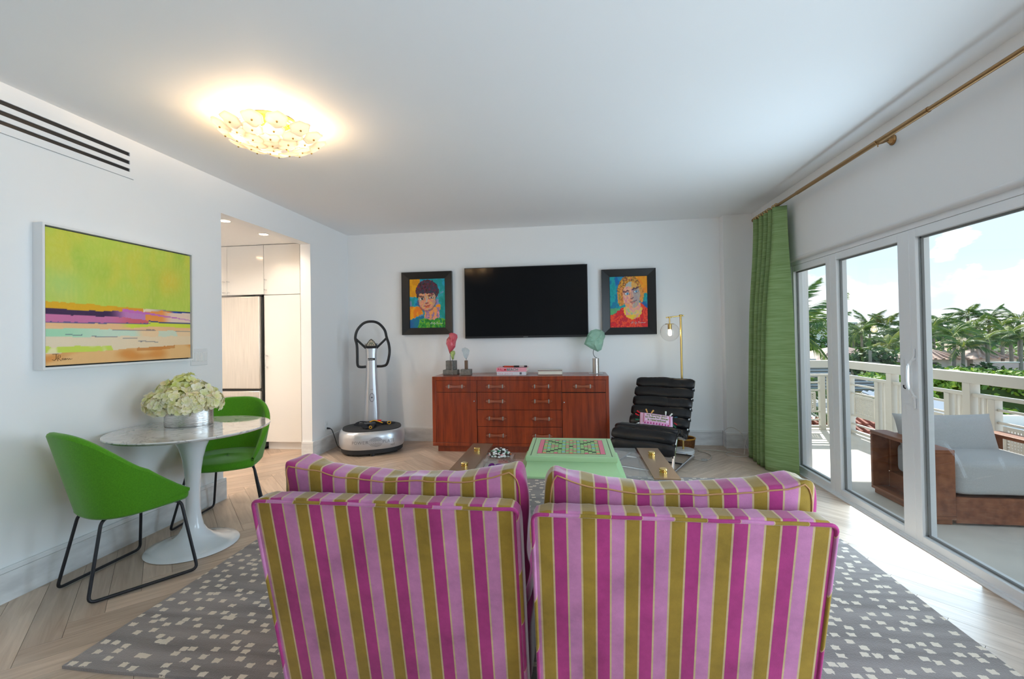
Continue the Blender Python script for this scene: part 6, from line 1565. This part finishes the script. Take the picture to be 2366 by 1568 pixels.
for i, (x, y, zt, r, c) in enumerate([(20.2, 34, -1.2, 1.3, MD), (25.6, 34.5, -0.9, 1.5, MD), (26.6, 33.5, -1.1, 1.4, BR), (27.6, 34.5, -0.8, 1.3, DK), (28.6, 33.8, -1.25, 1.2, MD), (29.8, 34.6, -1.2, 1.2, BR), (24.4, 31, -1.25, 1.2, MD), (31.5, 34.8, -1.3, 1.1, MD)]):
    tree('understorey_shrub', '%s shrub, %s from the left in the row before the pink wall' % ({id(MD): 'mid green', id(BR): 'bright green', id(DK): 'dark green'}[id(c)], ORD[i]), x, y, zt, r, c, 700 + i, 650, 0.2, 'understorey shrubs', h=2.4)
# houses and roofs
tan_w = M('tan_stucco', srgb(196, 176, 152), 0.85); pink_w = M('pink_stucco', srgb(214, 190, 184), 0.85); white_w = M('white_stucco', srgb(226, 222, 214), 0.8)
tile_m = M('clay_tile', srgb(150, 84, 62), 0.75, var=0.3, vscale=3); tile_pale = M('pale_clay_tile', srgb(196, 160, 142), 0.75, var=0.2, vscale=2)
win_dark = M('dark_window', (0.03, 0.035, 0.04), 0.15); grey_roof = M('grey_metal_roof', srgb(120, 116, 112), 0.45, metal=0.2); pale_roof = M('pale_metal_roof', srgb(200, 200, 202), 0.4)
def wbox(name, parent, o, x0, x1, y0, y1, z0, z1, mat): return MB().box(x0 - o[0], x1 - o[0], y0 - o[1], y1 - o[1], z0 - o[2], z1 - o[2]).build(name, mat, parent)
def hip_roof(parent, o, x0, x1, y0, y1, ze, zr, mat, ov=0.4, name='roof'):
    x0 -= ov; x1 += ov; y0 -= ov; y1 += ov; d = min(x1 - x0, y1 - y0) / 2
    if x1 - x0 > y1 - y0: r0_, r1_ = (x0 + d, (y0 + y1) / 2), (x1 - d, (y0 + y1) / 2)
    else: r0_, r1_ = ((x0 + x1) / 2, y0 + d), ((x0 + x1) / 2, y1 - d)
    P = [(x0, y0, ze), (x1, y0, ze), (x1, y1, ze), (x0, y1, ze), (*r0_, zr), (*r1_, zr)]
    P = [(a - o[0], b - o[1], c - o[2]) for a, b, c in P]
    if x1 - x0 > y1 - y0: F = [(0, 1, 5, 4), (1, 2, 5), (2, 3, 4, 5), (3, 0, 4), (3, 2, 1, 0)]
    else: F = [(0, 1, 4), (1, 2, 5, 4), (2, 3, 5), (3, 0, 4, 5), (3, 2, 1, 0)]
    r = MB().add(P, F).build(name, mat, parent)
    # raised tile courses on the slope that faces the balcony
    A, B, T0 = Vector(P[0]), Vector(P[1]), (Vector(P[4]), Vector(P[5]) if x1 - x0 > y1 - y0 else Vector(P[4]))
    n = int((B - A).length / 0.55); m = MB()
    for k in range(1, n):
        q = k / n; a = A.lerp(B, q); b = T0[0].lerp(T0[1], q); m.tube([a + Vector((0, -0.01, 0.03)), b + Vector((0, -0.01, 0.03))], 0.10, 6)
    m.build('tile_course', mat, r)
    return r
def house(name, label, x0, x1, y0, y1, ze, zr, wm, rm, wins=(), ov=0.4):
    o = ((x0 + x1) / 2, y0, GZ); t = thing(name, label, 'house', o, 0, 'houses beyond the balcony')
    wbox('wall', t, o, x0, x1, y0, y1, GZ, ze, wm); hip_roof(t, o, x0, x1, y0, y1, ze, zr, rm, ov)
    for (a, b, c, d) in wins: wbox('window', t, o, a, b, y0 - 0.05, y0 + 0.05, c, d, win_dark)
    return t
house('house', 'tan house with tiled roof behind the dark round tree', 19.5, 26.0, 40, 46, -1.15, 0.05, tan_w, tile_pale, [(20.2 + 0.75 * k, 20.7 + 0.75 * k, -2.0, -1.2) for k in range(7)])
house('house', 'small tiled house left of the pink wall', 27.0, 30.2, 39.5, 43, -0.95, -0.25, white_w, tile_pale, [(27.6, 28.2, -2.0, -1.2)])
house('house', 'beige hip-roofed house among the tall palms', 35.5, 42.0, 48, 55, -1.2, 0.6, tan_w, M('beige_roof', srgb(196, 168, 140), 0.8), [(37, 37.8, -2.2, -1.5)])
house('house', 'white gabled outbuilding with tiles above the pink wall', 31.0, 34.0, 40, 43, -0.95, -0.2, white_w, tile_pale, [(31.8, 32.3, -1.9, -1.3)])
o = (33, 36, GZ); t = thing('garden_wall', 'long pink stucco wall at the right of the view', 'wall', o)
wbox('wall', t, o, 28.7, 39.0, 36.0, 36.3, GZ, -1.05, pink_w); wbox('coping', t, o, 28.6, 39.1, 35.95, 36.35, -1.05, -0.97, white_w)
# grey metal roof with standing seams
o = (9.4, 20, GZ); t = thing('metal_roofed_building', 'low building with grey ribbed metal roof beyond the far railing', 'house', o)
wbox('wall', t, o, 6.4, 12.0, 20.2, 25.8, GZ, -1.0, tan_w)
A, B, C_, D_ = Vector((6.0, 19.9, -1.05)), Vector((12.6, 19.9, -1.05)), Vector((10.6, 23.0, 0.30)), Vector((6.0, 23.0, 0.30))
off = Vector(o)
MB().add([A - off, B - off, C_ - off, D_ - off, Vector((12.6, 26, -1.05)) - off, Vector((6.0, 26, -1.05)) - off], [(0, 1, 2, 3), (1, 4, 2), (4, 5, 3, 2)]).build('roof', grey_roof, t)
for k in range(13):
    q = (k + 0.5) / 13; a = A.lerp(D_, q); b = B.lerp(C_, q)
    MB().tube([a - off + Vector((0, 0, 0.03)), b - off + Vector((0, 0, 0.03))], 0.045, 5).build('roof_rib', M('grey_rib', srgb(168, 164, 158), 0.5), t)
# flat grey roofs with white parapets
o = (7.6, 14, GZ); t = thing('flat_roof_block', 'flat grey roof with white parapet seen between the rail bars', 'building', o)
wbox('wall', t, o, 5.6, 9.0, 13.6, 17.5, GZ, -1.0, M('slate_flat_roof', srgb(96, 102, 112), 0.7)); 
for (x0, x1, y0, y1) in ((5.5, 9.1, 13.5, 13.65), (5.5, 9.1, 17.4, 17.55), (5.5, 5.65, 13.5, 17.5), (8.95, 9.1, 13.5, 17.5), (5.5, 9.1, 15.4, 15.5)): wbox('parapet', t, o, x0, x1, y0, y1, -1.05, -0.86, white_w)
o = (10.2, 13, GZ); t = thing('seamed_roof_block', 'building with pale seamed metal roof right of the door handle', 'building', o)
A, B, C_, D_ = Vector((9.15, 12.4, -1.05)), Vector((10.9, 12.4, -1.05)), Vector((10.7, 16.0, -0.62)), Vector((9.15, 16.0, -0.62)); off = Vector(o)
MB().add([A - off, B - off, C_ - off, D_ - off], [(0, 1, 2, 3)]).build('roof', M('slate_blue_roof', srgb(104, 108, 112), 0.5), t); wbox('wall', t, o, 9.3, 10.6, 12.7, 15.8, GZ, -1.06, white_w)
for k in range(9):
    q = (k + 0.5) / 9; a = A.lerp(B, q); b = D_.lerp(C_, q); MB().tube([a - off + Vector((0, 0, 0.02)), b - off + Vector((0, 0, 0.02))], 0.05, 4).build('roof_seam', pale_roof, t)
o = (9.2, 9.5, GZ); t = thing('white_roof_block', 'building with bright white flat roof behind the right hand railing', 'building', o)
wbox('wall', t, o, 8.0, 11.5, 8.4, 11.4, GZ, -0.80, white_w)
for (x0, x1, y0, y1) in ((7.9, 11.6, 8.3, 8.45), (7.9, 11.6, 11.3, 11.45), (7.9, 8.05, 8.3, 11.4)): wbox('parapet', t, o, x0, x1, y0, y1, -0.85, -0.55, white_w)
MB().tube([(-0.2, -0.3, 6.2), (-0.2, -0.3, 6.35), (0.05, -0.3, 6.35), (0.05, -0.3, 6.2)], 0.03, 6).build('roof_vent', grey_roof, t)
# glazed annexe beyond the far end
o = (5.6, 14.2, GZ); t = thing('glazed_annexe', 'annexe with gridded windows and pale seamed roof beyond the end railing', 'building', o)
wbox('wall', t, o, 4.2, 6.3, 12.9, 13.5, GZ, -0.95, tan_w)
for k in range(6):
    for (z0, z1) in ((-1.45, -1.12), (-1.9, -1.55)): wbox('window', t, o, 4.3 + 0.34 * k, 4.57 + 0.34 * k, 12.85, 12.92, z0, z1, M('grey_window', srgb(110, 120, 124), 0.2))
MB().add([Vector(p) - Vector(o) for p in ((4.0, 12.6, -0.98), (6.45, 12.6, -0.98), (6.45, 13.6, -0.80), (4.0, 13.6, -0.80))], [(0, 1, 2, 3)]).build('roof', pale_roof, t)
for k in range(9): a = Vector((4.05 + 0.29 * k, 12.6, -0.97)) - Vector(o); b = Vector((4.05 + 0.29 * k, 13.6, -0.79)) - Vector(o); MB().tube([a, b], 0.014, 4).build('roof_seam', grey_roof, t)
# clay tile roof just below the balcony
o = (8.0, 9.0, GZ); t = thing('tiled_roof', 'red clay barrel tile roof directly below the balcony', 'roof', o); off = Vector(o)
A, B, C_, D_ = Vector((4.3, 7.6, -2.35)), Vector((14.0, 7.6, -2.35)), Vector((14.0, 12.1, -0.80)), Vector((4.3, 12.1, -0.80))
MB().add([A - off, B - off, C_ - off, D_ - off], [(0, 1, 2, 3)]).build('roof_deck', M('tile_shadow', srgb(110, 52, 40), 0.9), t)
L_ = (D_ - A).length; ang = math.atan2(D_.z - A.z, D_.y - A.y)
row = MB()
for k in range(14):
    y0 = L_ * k / 14; y1 = L_ * (k + 1) / 14 + 0.02
    row.tube([(0, y0, 0.035), (0, y1, 0.018)], [0.062, 0.052], 6)
row_me = row.mesh('tile_row', M('red_clay_tile', srgb(172, 96, 72), 0.75, var=0.25, vscale=2), True)
for k in range(62):
    p_ = bpy.data.objects.new('tile_row', row_me); COL.objects.link(p_); p_.parent = t; p_.location = A - off + Vector((0.08 + 0.155 * k, 0, 0)); p_.rotation_euler = (ang, 0, 0)
# utility pole and far white blocks
t = thing('utility_pole', 'grey utility pole with a wire beside the tan house', 'pole', (21.3, 36, GZ)); MB().cyl((0, 0, 0), (0, 0, 6.9), 0.13, 8, 0.1).build('pole', bark, t, smooth=True); MB().box(-0.6, 0.6, -0.04, 0.04, 6.0, 6.1).build('cross_arm', bark, t)
for i, (x0, x1, zt, lab) in enumerate(((99, 106, 4.3, 'distant white apartment block left of the first mullion'), (109, 114, 4.9, 'distant pale block right of the first mullion'))):
    o = ((x0 + x1) / 2, 200, GZ); t = thing('apartment_block', lab, 'building', o, 0, 'distant blocks'); wbox('wall', t, o, x0, x1, 200, 212, GZ, zt, white_w)
    for k in range(5):
        for j in range(2): wbox('window', t, o, x0 + 0.5 + k * (x1 - x0) / 5, x0 + 1.2 + k * (x1 - x0) / 5, 199.9, 200.05, zt - 1.4 - 1.6 * j, zt - 0.6 - 1.6 * j, win_dark)
